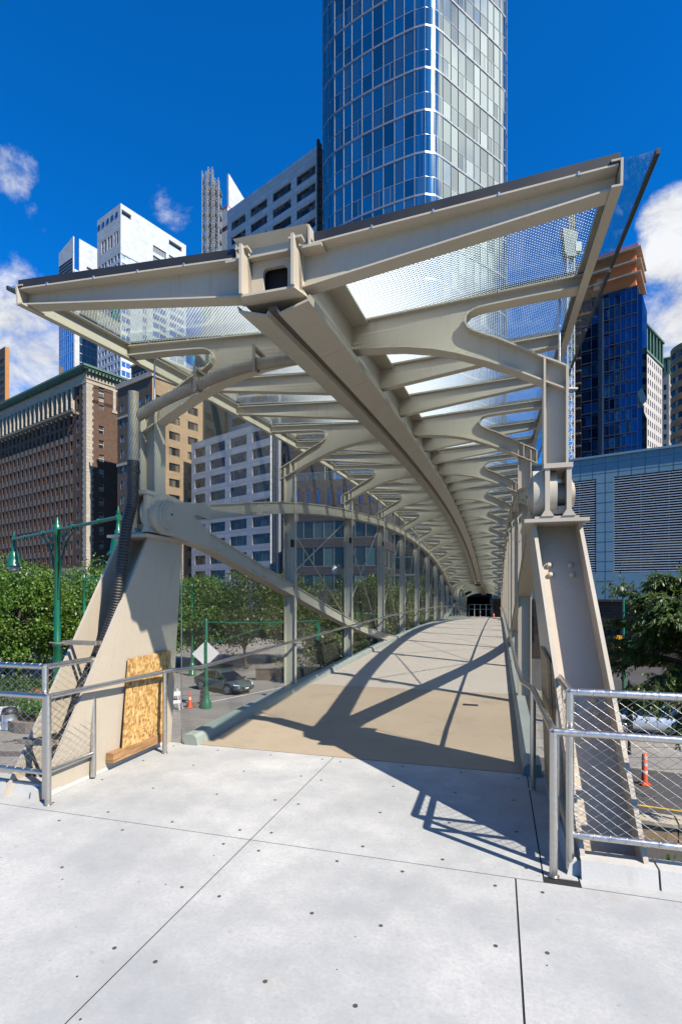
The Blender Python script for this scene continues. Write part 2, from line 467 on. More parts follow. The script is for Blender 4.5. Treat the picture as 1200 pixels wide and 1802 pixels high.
# wire screens
for k in range(0, 15):
    s0, s1 = POSTS[k]+.085, POSTS[k+1]-.085
    for sd in (-1, 1):
        mb = MB(); n = 4
        for j in range(n):
            a = s0 + (s1-s0)*j/n; b = s0 + (s1-s0)*(j+1)/n
            x = X(sd, 2.0)
            lo = 2.30 if (k == 0 and j == 0) else None
            mb.quad((x,a,lo or deckz(a)-.1),(x,b,lo or deckz(b)-.1),(x,b,RZ(b)-.13),(x,a,RZ(a)-.13))
            if lo: mb.quad((x,5.34,deckz(5.34)-.1),(x,b,deckz(b)-.1),(x,b,2.30),(x,5.34,2.30))
        mb.build('wire_screen', M['screen'], bridge, BO)
# screen edge rods at first bay
for sd in (-1, 1):
    mb = MB(); mb.tube([(X(sd,2.0), 4.84, 2.75), (X(sd,2.0), 4.84, RZ(4.84)-.12)], .009, 8); mb.tube([(X(sd,2.0), 5.34, -.2), (X(sd,2.0), 5.34, 2.3)], .007, 8)
    mb.build('screen_edge_rod', M['steel'], bridge, BO)
# ---------------- canopy
def spine_seg(a, b, n):
    return [a + (b-a)*i/n for i in range(n+1)]
def spine(a, b):
    mb = MB(); ss = spine_seg(a, b, max(4, int((b-a)/1.2)))
    for dx in (-.19, .19): mb.sweep([(TC+dx, q, RZ(q)-.28) for q in ss], (1,0,0), .02, .32)
    mb.sweep([(TC, q, RZ(q)-.13) for q in ss], (1,0,0), .72, .016)
    mb.sweep([(TC, q, RZ(q)-.432) for q in ss], (1,0,0), .46, .016)
    for dx in (-.27, .27): mb.sweep([(TC+dx, q, RZ(q)-.06) for q in ss], (1,0,0), .012, .14)
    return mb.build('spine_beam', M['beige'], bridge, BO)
sp1 = spine(3.38, 41.2); sp2 = spine(41.6, 60.2)
# front closing plate with rounded opening and flared trough
mb = MB(); R = RZ(3.45)
def rrect(w, h, r, n=5):
    pts = []
    for cx, cz, a0 in ((w/2-r, h/2-r, 0), (-w/2+r, h/2-r, 90), (-w/2+r, -h/2+r, 180), (w/2-r, -h/2+r, 270)):
        for i in range(n+1):
            a = radians(a0 + 90*i/n); pts.append((cx + r*cos(a), cz + r*sin(a)))
    return pts
inn = rrect(.185, .185, .035); outp = []
for (px, pz_) in inn:
    m = max(abs(px)/.18, abs(pz_)/.15); outp.append((px/m, pz_/m))
zc = R - .29; nn = len(inn)
vs = [(TC+p[0], 3.52, zc+p[1]) for p in inn] + [(TC+p[0], 3.52, zc+p[1]) for p in outp] + [(TC+p[0], 3.55, zc+p[1]) for p in inn]
mb.add(vs, [(i, (i+1) % nn, nn+(i+1) % nn, nn+i) for i in range(nn)] + [(i, (i+1) % nn, 2*nn+(i+1) % nn, 2*nn+i) for i in range(nn)])
for e in (-1, 1):
    mb.box(TC+e*.18, TC+e*.20, 3.36, 3.52, R-.44, R-.10)
    mb.box(TC+e*.15, TC+e*.245, 3.39, 3.455, R-.115, R-.10)
mb.hexa([(TC-.20,3.38,R-.455),(TC+.20,3.38,R-.455),(TC+.24,3.5,R-.455),(TC-.24,3.5,R-.455),(TC-.20,3.38,R-.44),(TC+.20,3.38,R-.44),(TC+.24,3.5,R-.44),(TC-.24,3.5,R-.44)])
# trough end: upright then flared lip
mb.hexa([(TC-.235,3.50,R-.13),(TC+.235,3.50,R-.13),(TC+.235,3.515,R-.13),(TC-.235,3.515,R-.13),(TC-.245,3.50,R-.055),(TC+.245,3.50,R-.055),(TC+.245,3.515,R-.055),(TC-.245,3.515,R-.055)])
mb.hexa([(TC-.245,3.50,R-.055),(TC+.245,3.50,R-.055),(TC+.245,3.515,R-.055),(TC-.245,3.515,R-.055),(TC-.29,3.44,R+.0),(TC+.265,3.44,R+.0),(TC+.265,3.452,R+.004),(TC-.29,3.452,R+.004)])
mb.v = [(q[0], q[1]-.08, q[2]) for q in mb.v]; mb.build('spine_end_plate', M['beige'], sp1, (0,0,0))
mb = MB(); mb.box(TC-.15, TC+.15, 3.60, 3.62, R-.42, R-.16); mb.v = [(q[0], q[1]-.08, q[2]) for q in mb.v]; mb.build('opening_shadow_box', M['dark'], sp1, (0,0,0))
# gutter cladding under the spine: two folded panels with a dark slot
for a, b in ((3.40, 40.6), (42.2, 58.5)):
    mb = MB(); ss = spine_seg(a, b, int((b-a)/.9))
    for e in (-1, 1):
        for i in range(len(ss)-1):
            p, q = ss[i], ss[i+1] - .004
            prof = [(.275,-.455),(.262,-.495),(.045,-.555),(.03,-.52),(.035,-.515),(.05,-.54),(.255,-.48),(.262,-.455)]
            v = [(TC+e*d, p, RZ(p)+z) for d, z in prof] + [(TC+e*d, q, RZ(q)+z) for d, z in prof]
            m = len(prof)
            mb.add(v, [(k, (k+1) % m, m+(k+1) % m, m+k) for k in range(m)] + [tuple(range(m)), tuple(range(m, 2*m))])
    mb.build('gutter_cladding', M['beige2'], bridge, BO)
    mb = MB(); mb.sweep([(TC, q, RZ(q)-.505) for q in ss], (1,0,0), .07, .02); mb.build('light_slot', M['slot'], bridge, BO)
WE = {-1: 2.245, 1: 2.17}
# wing beams, a third of a bay apart
wb = MB()
def wing_beam(sd, s, frame=False):
    R = RZ(s); mb = MB()
    a, b = .20, WE[sd]
    zt0, zt1, zb0, zb1 = R-.115, R-.005, R-.37, R-.11
    if not frame:
        v = [(X(sd,a), zb0), (X(sd,b), zb1), (X(sd,b), zt1), (X(sd,a), zt0)]
        so = s + (.05 if s < 3.6 else 0)
        mb.prism(v, 'y', so-.006, so+.006)
        mb.sweep([(X(sd,a), so, zb0), (X(sd,b), so, zb1)], (0,1,0), .12 if s < 3.6 else .10, .012)
    if s < 3.6: mb.sweep([(X(sd,a), s+.03, zt0), (X(sd,b), s+.03, zt1)], (0,1,0), .16, .012)
    else: mb.sweep([(X(sd,a), s, zt0), (X(sd,b), s, zt1)], (0,1,0), .10, .012)
    return mb
allb = []
s = 3.45; k = 0
while s < 60:
    allb.append((s, k % 3 == 1)); k += 1; s = 4.75 + (k-1)*PITCH/3
for s, isf in allb:
    for sd in (-1, 1):
        if not isf:
            mb = wing_beam(sd, s); mb.build('wing_beam', M['beige'], bridge, BO)
        else:
            R = RZ(s); mb = wing_beam(sd, s, True)
            hole_up = [(WE[sd],-.108),(1.75,-.125),(1.42,-.145),(1.33,-.155),(1.27,-.175),(1.235,-.21),(1.225,-.26),(1.25,-.31),(1.30,-.345),(1.38,-.385),(1.49,-.435),(1.66,-.53),(1.84,-.635),(1.97,-.70),(2.03,-.735),(2.05,-.76)]
            arch = [(.20,-.37),(.45,-.385),(.70,-.41),(.95,-.46),(1.15,-.52),(1.40,-.62),(1.65,-.735),(1.86,-.845),(2.05,-.94)]
            outl = [(.20,-.115),(WE[sd],-.005)] + hole_up[:-2] + [(2.05,-.74)] + arch[::-1]
            # web as strips between upper and lower outline so it stays flat
            mb.prism([(X(sd,d), R+z) for d, z in outl], 'y', s-.007, s+.007)
            mb.sweep([(X(sd,d), s, R+z) for d, z in hole_up], (0,1,0), .13, .014, 0, False)
            mb.sweep([(X(sd,d), s, R+z) for d, z in arch], (0,1,0), .15, .014, 0, False)
            mb.box(X(sd,2.04), X(sd,2.055), s-.065, s+.065, R-.95, R-.75)
            mb.box(X(sd,1.86), X(sd,1.874), s-.065, s+.065, R-.84, R-.65)
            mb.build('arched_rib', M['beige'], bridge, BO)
# edge beams
for sd in (-1, 1):
    for a, b in ((3.39, 41.2), (41.6, 60.2)):
        mb = MB(); ss = spine_seg(a, b, int((b-a)/1.2))
        mb.sweep([(X(sd,WE[sd]+.015), q, RZ(q)-.055) for q in ss], (1,0,0), .014, .15)
        mb.sweep([(X(sd,WE[sd]-.01), q, RZ(q)+.02) for q in ss], (1,0,0), .06, .01)
        mb.sweep([(X(sd,WE[sd]-.01), q, RZ(q)-.13) for q in ss], (1,0,0), .06, .012)
        mb.build('edge_beam', M['beige'], bridge, BO)
# glass panels between beams
for i in range(len(allb)-1):
    a, b = allb[i][0], allb[i+1][0]
    if 41.3 < b < 42.4: continue
    for sd in (-1, 1):
        g0 = a + .03 - (.07 if i == 0 else 0); g1 = b - .03
        mb = MB(); z0 = .022
        def P(d, s_, dz): return (X(sd,d), s_, RZ(s_) - .115 + (d-.2)/2.04*.11 + dz)
        dA, dB = .31, WE[sd] + (.13 if sd < 0 else .2)
        top = [P(dA,g0,z0+.016), P(dB,g0,z0+.016), P(dB,g1,z0+.016), P(dA,g1,z0+.016)]
        bot = [P(dA,g0,z0), P(dB,g0,z0), P(dB,g1,z0), P(dA,g1,z0)]
        mb.hexa(bot + top, 1)
        mb.m[0] = 0     # underside carries the frit
        gp = mb.build('roof_glass_panel', [M['frit'], M['glassedge']], bridge, (0,0,0))
        # frit pattern measured from the spine line
        mb = MB()
        mb.sweep([P(dB+.005,g0,z0+.008), P(dB+.005,g1,z0+.008)], (1,0,0), .022, .03)
        mb.build('edge_trim', M['greenmetal'] if False else M['black'], gp, (0,0,0))
# dark gaskets over the beams
for s, isf in allb:
    for sd in (-1, 1):
        mb = MB(); h = .06 if s < 3.6 else .045
        a, b = .30, WE[sd]+.01
        z = lambda d: RZ(s) - .115 + (d-.2)/2.04*.11
        off = -.02 if s < 3.6 else 0; gw = .06 if s < 3.6 else .05
        mb.sweep([(X(sd,a), s+off, z(a)+.008+h/2), (X(sd,b), s+off, z(b)+.008+h/2)], (0,1,0), gw, h)
        mb.build('glazing_gasket', M['black'], bridge, BO)
        if s < 3.6 or isf:
            mb = MB()
            for q in (.7, 1.1, 1.5, 1.95):
                mb.box(X(sd,q), X(sd,q+.012), s-.06, s-.045, z(q)-.01, z(q)+.012)
            mb.build('glazing_clip', M['galv'], bridge, BO)

# ---------------- handrails through the bridge and onto the plaza
for sd in (-1, 1):
    d0, d1 = (1.97, 1.70) if sd < 0 else (1.82, 1.70)
    lab = 'stainless handrail on the left running from the plaza corner far into the bridge' if sd < 0 else 'stainless handrail on the right running from the plaza corner far into the bridge'
    hr = bthing('handrail', lab, 'handrail', X(sd,d0), 3.42, 0, 'stainless handrails of the bridge entrance')
    mb = MB()
    pts = [(X(sd,d0+5.5), 3.42, .87), (X(sd,d0), 3.42, .87)]
    mb.tube(pts, .0225, 14)
    mb.tube([(X(sd,d0), 3.42, .87), (X(sd,(d0+d1)/2+ (d0-d1)*.25), 4.9, .87), (X(sd,d1+.02), 5.3, .87), (X(sd,d1), 6.2, deckz(6.2)+.87)] + [(X(sd,d1), q, deckz(q)+.87) for q in [7+1.5*i for i in range(35)]], .0225, 14)
    mb.build('rail_tube', M['steel'], hr, BO)
    posts = [(X(sd,d0), 3.42), (X(sd, d0-(d0-d1)*.25), 4.88)] + [(X(sd,d0+1.6*i), 3.42) for i in (1, 2, 3)]
    for (px, ps) in posts:
        mb = MB(); mb.tube([(px, ps, 0), (px, ps, .868)], .0245, 16); mb.cyl((px, ps, 0), .034, .004, 16)
        mb.build('rail_post', M['steel'], hr, BO)
    for s in POSTS[1:]:
        mb = MB(); zz = deckz(s)
        mb.tube([(X(sd,d1), s, zz+.85), (X(sd,d1), s, zz+.80), (X(sd,1.79), s, zz+.80)], .008, 8)
        mb.build('rail_bracket', M['steel'], hr, BO)
# ---------------- guard rails with cable net
def net(mb, p0, p1, z0, z1, cw=.088, chh=.062):
    p0 = Vector(p0); p1 = Vector(p1); L = (p1-p0).length; d = (p1-p0)/L; Hh = z1-z0
    k = cw/2/(chh/2)
    for sg in (1, -1):
        c = -Hh*k*1.0
        x = math.floor((-Hh*k)/cw)*cw
        while x < L + Hh*k:
            # line: pos = x + sg*k*(z-z0) style
            pts = []
            for (zz) in (0, Hh):
                pts.append((x + (k*zz if sg > 0 else -k*zz), zz))
            (xa, za), (xb, zb) = pts
            # clip to [0, L]
            def clip(xa, za, xb, zb):
                if xa == xb: return None
                t0, t1 = 0., 1.
                dx = xb-xa
                for lim, sgn in ((0, 1), (L, -1)):
                    t = (lim-xa)/dx
                    if (dx > 0) == (sgn > 0): t0 = max(t0, t)
                    else: t1 = min(t1, t)
                if t0 >= t1: return None
                return (xa+dx*t0, za+(zb-za)*t0, xa+dx*t1, za+(zb-za)*t1)
            r = clip(xa, za, xb, zb)
            if r:
                a = p0 + d*r[0]; b = p0 + d*r[2]
                mb.tube([(a.x, a.y, z0+r[1]), (b.x, b.y, z0+r[3])], .0013, 4, 0, False)
            x += cw
for sd in (-1, 1):
    xg = X(sd, 2.06) if sd < 0 else X(sd, 1.92)
    lab = 'stainless guard rail with cable net at the left edge of the plaza' if sd < 0 else 'stainless guard rail with cable net at the right edge of the plaza'
    gr = bthing('guard_rail', lab, 'guard rail', xg, 3.58, 0, 'cable net guard rails beside the entrance')
    far = xg + sd*6.2; s1 = 4.02 if sd < 0 else 4.09; s0 = 3.48 if sd < 0 else 3.50
    mb = MB(); mb.tube([(far, s0, 1.10), (xg, s0, 1.10)], .024, 14); mb.tube([(xg, s0, 1.10), (xg, s1, 1.10)], .024, 14); mb.build('top_rail', M['steel'], gr, BO)
    mb = MB(); mb.tube([(far, s0, .23), (xg, s0, .23)], .021, 14); mb.tube([(xg, s0, .23), (xg, s1, .23)], .021, 14); mb.build('bottom_rail', M['steel'], gr, BO)
    for (px, ps) in [(xg, s0), (xg, s1), (xg+sd*1.7, s0), (xg+sd*3.4, s0), (xg+sd*5.1, s0)]:
        mb = MB(); mb.tube([(px, ps, .02), (px, ps, 1.10)], .0245, 16); mb.build('rail_post', M['steel'], gr, BO)
    mb = MB(); net(mb, (xg, s0, 0), (far, s0, 0), .25, 1.08); net(mb, (xg, s0, 0), (xg, s1, 0), .25, 1.08)
    # lacing loops round the rails
    for q in range(int(6.2/.088)):
        xx = xg + sd*(.044+q*.088)
        for zz, rr in ((1.10, .0265), (.23, .0235)):
            mb.tube([(xx-.008, s0-rr*.7, zz-rr*.8), (xx-.003, s0-rr, zz), (xx+.003, s0-rr*.6, zz+rr*.8), (xx+.006, s0, zz+rr)], .0014, 4, 0, False)
    nt_ = mb.build('cable_net', M['steel'], gr, BO); nt_['kind'] = 'part'
    del nt_['kind']

# ---------------- pylons
def pylon(sd):
    lab = 'beige steel pylon with black hose and strand board at the left of the bridge entrance' if sd < 0 else 'beige steel pylon with bolted recessed web at the right of the bridge entrance'
    ib, it = (2.11, 1.90) if sd < 0 else (1.99, 1.77)
    base = X(sd, ib+.2)
    py = bthing('bridge_pylon', lab, 'pylon', base, 4.5, -5.1, 'steel pylons carrying the bridge')
    zt, zb = 2.27, -5.1
    def dI(z): return it + (ib-it)*(zt-z)/zt
    def near(z): return 4.61 - (4.61-3.50)*(zt-z)/(zt-.1)
    def farr(z): return 5.2 + .1*(zt-z)/zt
    gap = .345
    for off, nm in ((0, 'side_plate'), (gap, 'side_plate')):
        mb = MB(); th = .028
        P = []
        for z in (zb, zt):
            P.append([(X(sd,dI(z)+off), near(z), z), (X(sd,dI(z)+off+th), near(z), z), (X(sd,dI(z)+off+th), farr(z), z), (X(sd,dI(z)+off), farr(z), z)])
        mb.hexa(P[0] + P[1]); mb.build(nm, M['litsteel'], py, BO)
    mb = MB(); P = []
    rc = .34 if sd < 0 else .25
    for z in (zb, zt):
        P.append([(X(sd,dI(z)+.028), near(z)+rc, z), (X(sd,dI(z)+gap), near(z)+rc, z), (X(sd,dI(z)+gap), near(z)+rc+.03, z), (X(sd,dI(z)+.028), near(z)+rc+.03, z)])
    mb.hexa(P[0] + P[1]); web = mb.build('web_plate', M['litsteel'], py, BO)
    mb = MB(); P = []
    for z in (zb, zt):
        P.append([(X(sd,dI(z)+.028), farr(z)-.2, z), (X(sd,dI(z)+gap), farr(z)-.2, z), (X(sd,dI(z)+gap), farr(z)-.17, z), (X(sd,dI(z)+.028), farr(z)-.17, z)])
    mb.hexa(P[0] + P[1]); mb.build('web_plate', M['litsteel'], py, BO)
    if sd > 0:
        for z in (1.93, 1.85, .93, .85, -.10, -.19):
            for dd in (.10, .262):
                mb = MB(); c = Vector((X(sd, dI(z)+dd), near(z)+rc, z)); nrm = Vector((0,-1,.51)).normalized()
                mb.tube([c, c + nrm*.02, c + nrm*.028], [.023,.022,.013], 12); mb.build('bolt_head', M['litsteel'], py, BO)
    # bearing plate and pin bracket
    c = (dI(zt)+gap/2)
    mb = MB(); mb.box(X(sd, c-.24), X(sd, c+.24), 4.49, 5.30, zt, zt+.028); mb.box(X(sd, c-.16), X(sd, c+.17), 4.53, 5.2, zt+.028, zt+.05)
    mb.build('bearing_plate', M['litsteel'], py, BO)
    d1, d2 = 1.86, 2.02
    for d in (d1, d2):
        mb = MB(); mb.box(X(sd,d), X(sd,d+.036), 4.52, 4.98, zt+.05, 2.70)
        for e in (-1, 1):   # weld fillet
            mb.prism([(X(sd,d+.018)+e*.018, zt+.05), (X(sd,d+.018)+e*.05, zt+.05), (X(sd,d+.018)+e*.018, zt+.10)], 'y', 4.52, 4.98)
        mb.build('pin_bracket', M['litsteel'], py, BO)
    mb = MB(); mb.box(X(sd,d1-.01), X(sd,d2+.046), 4.51, 4.99, 2.70, 2.738); mb.build('bracket_cap', M['litsteel'], py, BO)
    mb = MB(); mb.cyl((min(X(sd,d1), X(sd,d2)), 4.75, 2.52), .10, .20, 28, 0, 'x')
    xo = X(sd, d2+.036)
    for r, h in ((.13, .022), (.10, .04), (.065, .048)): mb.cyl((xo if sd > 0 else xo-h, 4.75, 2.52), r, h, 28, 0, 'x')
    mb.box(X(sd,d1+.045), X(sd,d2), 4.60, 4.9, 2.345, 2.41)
    mb.build('hinge_pin', M['litsteel'], py, BO)
    return py
pyl = pylon(-1); pyr = pylon(1)
# clip bars across the left pylon holding the hose
for z, nm in ((1.23, 0), (.42, 0)):
    mb = MB(); dI = 1.90 + .21*(2.27-z)/2.27; s = 4.61 - 1.11*(2.27-z)/2.17
    mb.box(X(-1,dI-.0), X(-1,dI+.37), s-.05, s-.03, z, z+.035); mb.box(X(-1,dI-.0), X(-1,dI+.37), s-.11, s-.09, z, z+.035)
    for d in (.46, .34): mb.tube([(X(-1,dI+d), s-.16, z+.02), (X(-1,dI+d+.05), s+.1, z-.03)], .008, 6)
    mb.build('hose_bracket', M['conduit'], pyl, BO)
# conduit and hose
cd = bthing('steel_conduit', 'curved galvanised conduit with black corrugated hose running along the first left arch', 'conduit', X(-1, 2.15), 4.3, -.2)
mb = MB(); R = RZ(4.6)
pts = [(.42,-.45),(.62,-.455),(.85,-.475),(1.1,-.525),(1.35,-.60),(1.6,-.67),(1.8,-.74),(1.98,-.82)]
pth = []
for i in range(29):
    d = .22 + (1.98-.22)*i/28; pth.append((X(-1,d), 4.53, R + interp(pts, d) - .0))
mb.tube(pth, .053, 18)
mb.tube([(X(-1,2.0), 4.50, R-.58), (X(-1,2.0), 4.50, 3.0)], .053, 18)
mb.build('conduit_tube', M['conduit'], cd, BO)
for d in (.66, 1.28):
    mb = MB(); zc = R + interp(pts, d)
    mb.box(X(-1,d-.014), X(-1,d+.014), 4.455, 4.467, zc-.09, zc+.16)
    mb.tube([(X(-1,d), 4.53-.062*cos(a), zc+.062*sin(a)) for a in [radians(q) for q in range(-90, 271, 24)]], .010, 6)
    mb.box(X(-1,d-.02), X(-1,d+.02), 4.49, 4.70, zc+.12, zc+.145)
    mb.build('pipe_clamp', M['conduit'], cd, BO)
mb = MB(); hp = [(2.0,4.5,3.02),(1.97,4.45,2.8),(1.92,4.38,2.6),(1.93,4.31,2.35),(1.94,4.28,2.12),(2.0,4.28,1.77),(2.06,4.29,1.51),(2.11,4.2,1.22),(2.16,4.08,.97),(2.22,3.98,.63),(2.28,3.89,.39),(2.32,3.82,.18),(2.36,3.76,-.05),(2.5,3.5,-.7)]
P3 = [Vector((X(-1,d), s, z)) for d, s, z in hp]
fine = []
for i in range(len(P3)-1):
    p0 = P3[max(i-1,0)]; p1 = P3[i]; p2 = P3[i+1]; p3 = P3[min(i+2, len(P3)-1)]
    for j in range(60):
        t = j/60
        fine.append(.5*((2*p1) + (-p0+p2)*t + (2*p0-5*p1+4*p2-p3)*t*t + (-p0+3*p1-3*p2+p3)*t**3))
rad = []; d = 0
for i, p in enumerate(fine):
    if i: d += (p - fine[i-1]).length
    rad.append(.052 + .004*sin(2*pi*d/.028))
mb.tube(fine, rad, 16)
mb.cyl((X(-1,2.0), 4.50, 2.98), .060, .05, 16); mb.cyl((X(-1,2.0), 4.50, 2.91), .066, .03, 16)
mb.build('corrugated_hose', M['black'], cd, BO)
# strand board leaning on the left pylon
ob = bthing('strand_board', 'golden oriented strand board leaning on the left pylon behind the handrail', 'board', X(-1,2.02), 4.75, .05)
mb = MB()
def inclx(z): return X(-1, 2.085 - .09*z)
mb.hexa([(inclx(.14)+.03,4.38,.17),(inclx(.14)+.042,4.38,.17),(inclx(.14)+.042,5.0,.15),(inclx(.14)+.03,5.0,.15),
         (inclx(1)+.005,4.40,1.06),(inclx(1)+.017,4.40,1.06),(inclx(1)+.017,5.12,1.07),(inclx(1)+.005,5.12,1.07)])
bd = mb.build('board', M['osb'], ob, BO)
mb = MB(); mb.hexa([(X(-1,2.09),4.22,.085),(X(-1,2.01),4.22,.085),(X(-1,2.01),5.04,.085),(X(-1,2.09),5.04,.085),(X(-1,2.09),4.22,.175),(X(-1,2.01),4.22,.175),(X(-1,2.01),5.04,.175),(X(-1,2.09),5.04,.175)])
mb.build('timber_batten', M['wood'], ob, BO)
mb = MB(); mb.box(X(-1,2.16), X(-1,2.125), 5.03, 5.07, .1, 1.0); mb.build('timber_strip', M['wood'], ob, BO)
pb = bthing('plywood_board', 'narrow plywood sheet standing against the right pylon behind the handrail', 'board', X(1,1.93), 4.6, .05)
mb = MB(); mb.hexa([(X(1,1.90),4.2,.05),(X(1,1.92),4.2,.05),(X(1,1.92),5.05,.05),(X(1,1.90),5.05,.05),(X(1,1.84),4.12,1.22),(X(1,1.86),4.12,1.22),(X(1,1.86),4.75,1.26),(X(1,1.84),4.75,1.26)])
mb.build('board', M['ply'], pb, BO)
mb = MB(); mb.hexa([(X(1,1.925),4.12,.05),(X(1,1.965),4.12,.05),(X(1,1.965),4.2,.05),(X(1,1.925),4.2,.05),(X(1,1.865),4.10,1.2),(X(1,1.905),4.10,1.2),(X(1,1.905),4.18,1.2),(X(1,1.865),4.18,1.2)])
mb.build('timber_strip', M['ply'], pb, BO)

# ---------------- plaza
pv = MB(); g = .0048
def slab(t0, t1, s0, s1, z=0):
    pv.box(t0+g, t1-g, s0+g, s1-g, z-.09, z)
cuts = [-14, -10.3, -7.0, -4.1, -1.64, .10, 3.6, 7.1, 11]
ccuts = [-9, -6.4, -3.9, -1.5, .9, 3.33]
for i in range(len(cuts)-1):
    for j in range(len(ccuts)-1): slab(cuts[i], cuts[i+1], ccuts[j], ccuts[j+1])
slab(-3.60, -1.64, 3.33, 5.27); slab(-1.64, .26, 3.33, 5.27); slab(.26, .46, 3.40, 5.27)
slab(-14, -3.60, 3.33, 3.66); slab(.46, 11, 3.33, 3.62)
plaza = pv.build('pavement', M['concrete'], None, (0,0,0)); plaza.rotation_euler.z = -TH; plaza['kind'] = 'structure'
ub = MB(); ub.box(-13.99, 10.99, -8.99, 3.6, -.6, -.004); ub.box(-3.55, .44, 3.601, 5.26, -.6, -.0045)
o = ub.build('pavement_base', M['dark'], None); o.rotation_euler.z = -TH; o['kind'] = 'structure'
fd = MB()
random.seed(11)
for (ta, tb) in ((-13.5,-10.3),(-10.3,-7.0),(-7.0,-4.1),(-4.1,-1.64),(-1.64,.10),(.10,3.6),(3.6,7.1)):
    cols = [ta+.13, (ta+tb)/2 - .28*(tb-ta)/2.5, (ta+tb)/2 + .3*(tb-ta)/2.5, tb-.13]
    for j in range(len(ccuts)-1):
        a, b = ccuts[j], ccuts[j+1]
        for c in cols:
            for q in range(5):
                s_ = a+.12+(b-a-.24)*q/4
                fd.cyl((c+random.uniform(-.02,.02), s_+random.uniform(-.02,.02), .0005), .0105, .002, 10, 0)
                if random.random() < .5: fd.cyl((c+random.uniform(-.3,.3), s_+random.uniform(-.2,.2), .0005), random.uniform(.003,.006), .0015, 6, 0)
for c in (-3.45,-2.9,-2.3,-1.75,-1.52,-.9,-.35,.15):
    for s_ in (3.45, 4.0, 4.6, 5.15):
        fd.cyl((c+random.uniform(-.03,.03), s_+random.uniform(-.03,.03), .0005), .011, .002, 10, 0)
rust = paint('dull_bolt_plug', (.09,.08,.075), .6, .3, 50, .2)
o = fd.build('deck_fixings', rust, plaza)
# kerb stones
for sd in (-1, 1):
    a = -3.6 if sd < 0 else .47
    lab = 'low white precast kerb under the left guard rail' if sd < 0 else 'low white precast kerb under the right guard rail'
    kb = bthing('edge_kerb', lab, 'kerb', a, 3.6, 0, 'precast kerbs at the plaza edge')
    x = a; L0 = .42
    for i in range(9):
        L_ = L0 if i == 0 else .75; x1 = x + sd*L_
        mb = MB(); g_ = .006
        lo_, hi_ = min(x, x1)+g_, max(x, x1)-g_
        s0 = 3.50 if sd < 0 else 3.42
        mb.hexa([(lo_,s0,0),(hi_,s0,0),(hi_,s0+.2,0),(lo_,s0+.2,0),(lo_,s0+.03,.105),(hi_,s0+.03,.105),(hi_,s0+.17,.105),(lo_,s0+.17,.105)])
        mb.build('kerb_stone', M['whitekerb'], kb, BO); x = x1
    mb = MB(); x0 = -3.60 if sd < 0 else .40
    mb.hexa([(x0,3.46,0),(x0+sd*.10,3.46,0),(x0+sd*.10,5.2,0),(x0,5.2,0),(x0+sd*.02,3.48,.085),(x0+sd*.10,3.48,.085),(x0+sd*.10,5.2,.085),(x0+sd*.02,5.2,.085)])
    mb.build('kerb_stone', M['whitekerb'], kb, BO)
# ------------------------------------------------------------------ city
GZ = -5.1
def curtain(name, tint, inner, inner2, refl=.35, tilt=.03, rough=.03, lo=.7, hi=.5):
    "window glass: tinted mirror over a room of varying brightness"
    n = NT(name); g = n.N('ShaderNodeNewGeometry'); oi = n.N('ShaderNodeObjectInfo')
    r = n.math('FRACT', n.math('ADD', n.math('MULTIPLY', g.outputs['Random Per Island'], 7.31), oi.outputs['Random']))
    wn = n.N('ShaderNodeTexWhiteNoise'); wn.noise_dimensions = '1D'; n.L(r, wn.inputs['W'])
    sc = n.N('ShaderNodeVectorMath'); sc.operation = 'SUBTRACT'; n.L(wn.outputs['Color'], sc.inputs[0]); sc.inputs[1].default_value = (.5,.5,.5)
    sm = n.N('ShaderNodeVectorMath'); sm.operation = 'SCALE'; n.L(sc.outputs[0], sm.inputs[0]); sm.inputs['Scale'].default_value = tilt
    ad = n.N('ShaderNodeVectorMath'); ad.operation = 'ADD'; n.L(g.outputs['Normal'], ad.inputs[0]); n.L(sm.outputs[0], ad.inputs[1])
    nm = n.N('ShaderNodeVectorMath'); nm.operation = 'NORMALIZE'; n.L(ad.outputs[0], nm.inputs[0])
    gl = n.N('ShaderNodeBsdfGlossy'); gl.inputs[0].default_value = tuple(tint) + (1,); gl.inputs['Roughness'].default_value = rough; n.L(nm.outputs[0], gl.inputs['Normal'])
    df = n.N('ShaderNodeBsdfDiffuse')
    r2 = n.math('POWER', r, 2.2)
    n.L(n.mix(r2, sc3(inner, ALB), sc3(inner2, ALB)), df.inputs[0])
    fr = n.N('ShaderNodeFresnel'); fr.inputs[0].default_value = 1.6
    mx = n.N('ShaderNodeMixShader'); n.L(n.math('MULTIPLY_ADD', fr.outputs[0], 1-refl, n.math('MULTIPLY_ADD', n.math('FRACT', n.math('MULTIPLY', r, 5.7)), refl*hi, refl*lo), clamp=True), mx.inputs[0])
    n.L(df.outputs[0], mx.inputs[1]); n.L(gl.outputs[0], mx.inputs[2]); n.L(mx.outputs[0], n.out.inputs[0])
    return n.m
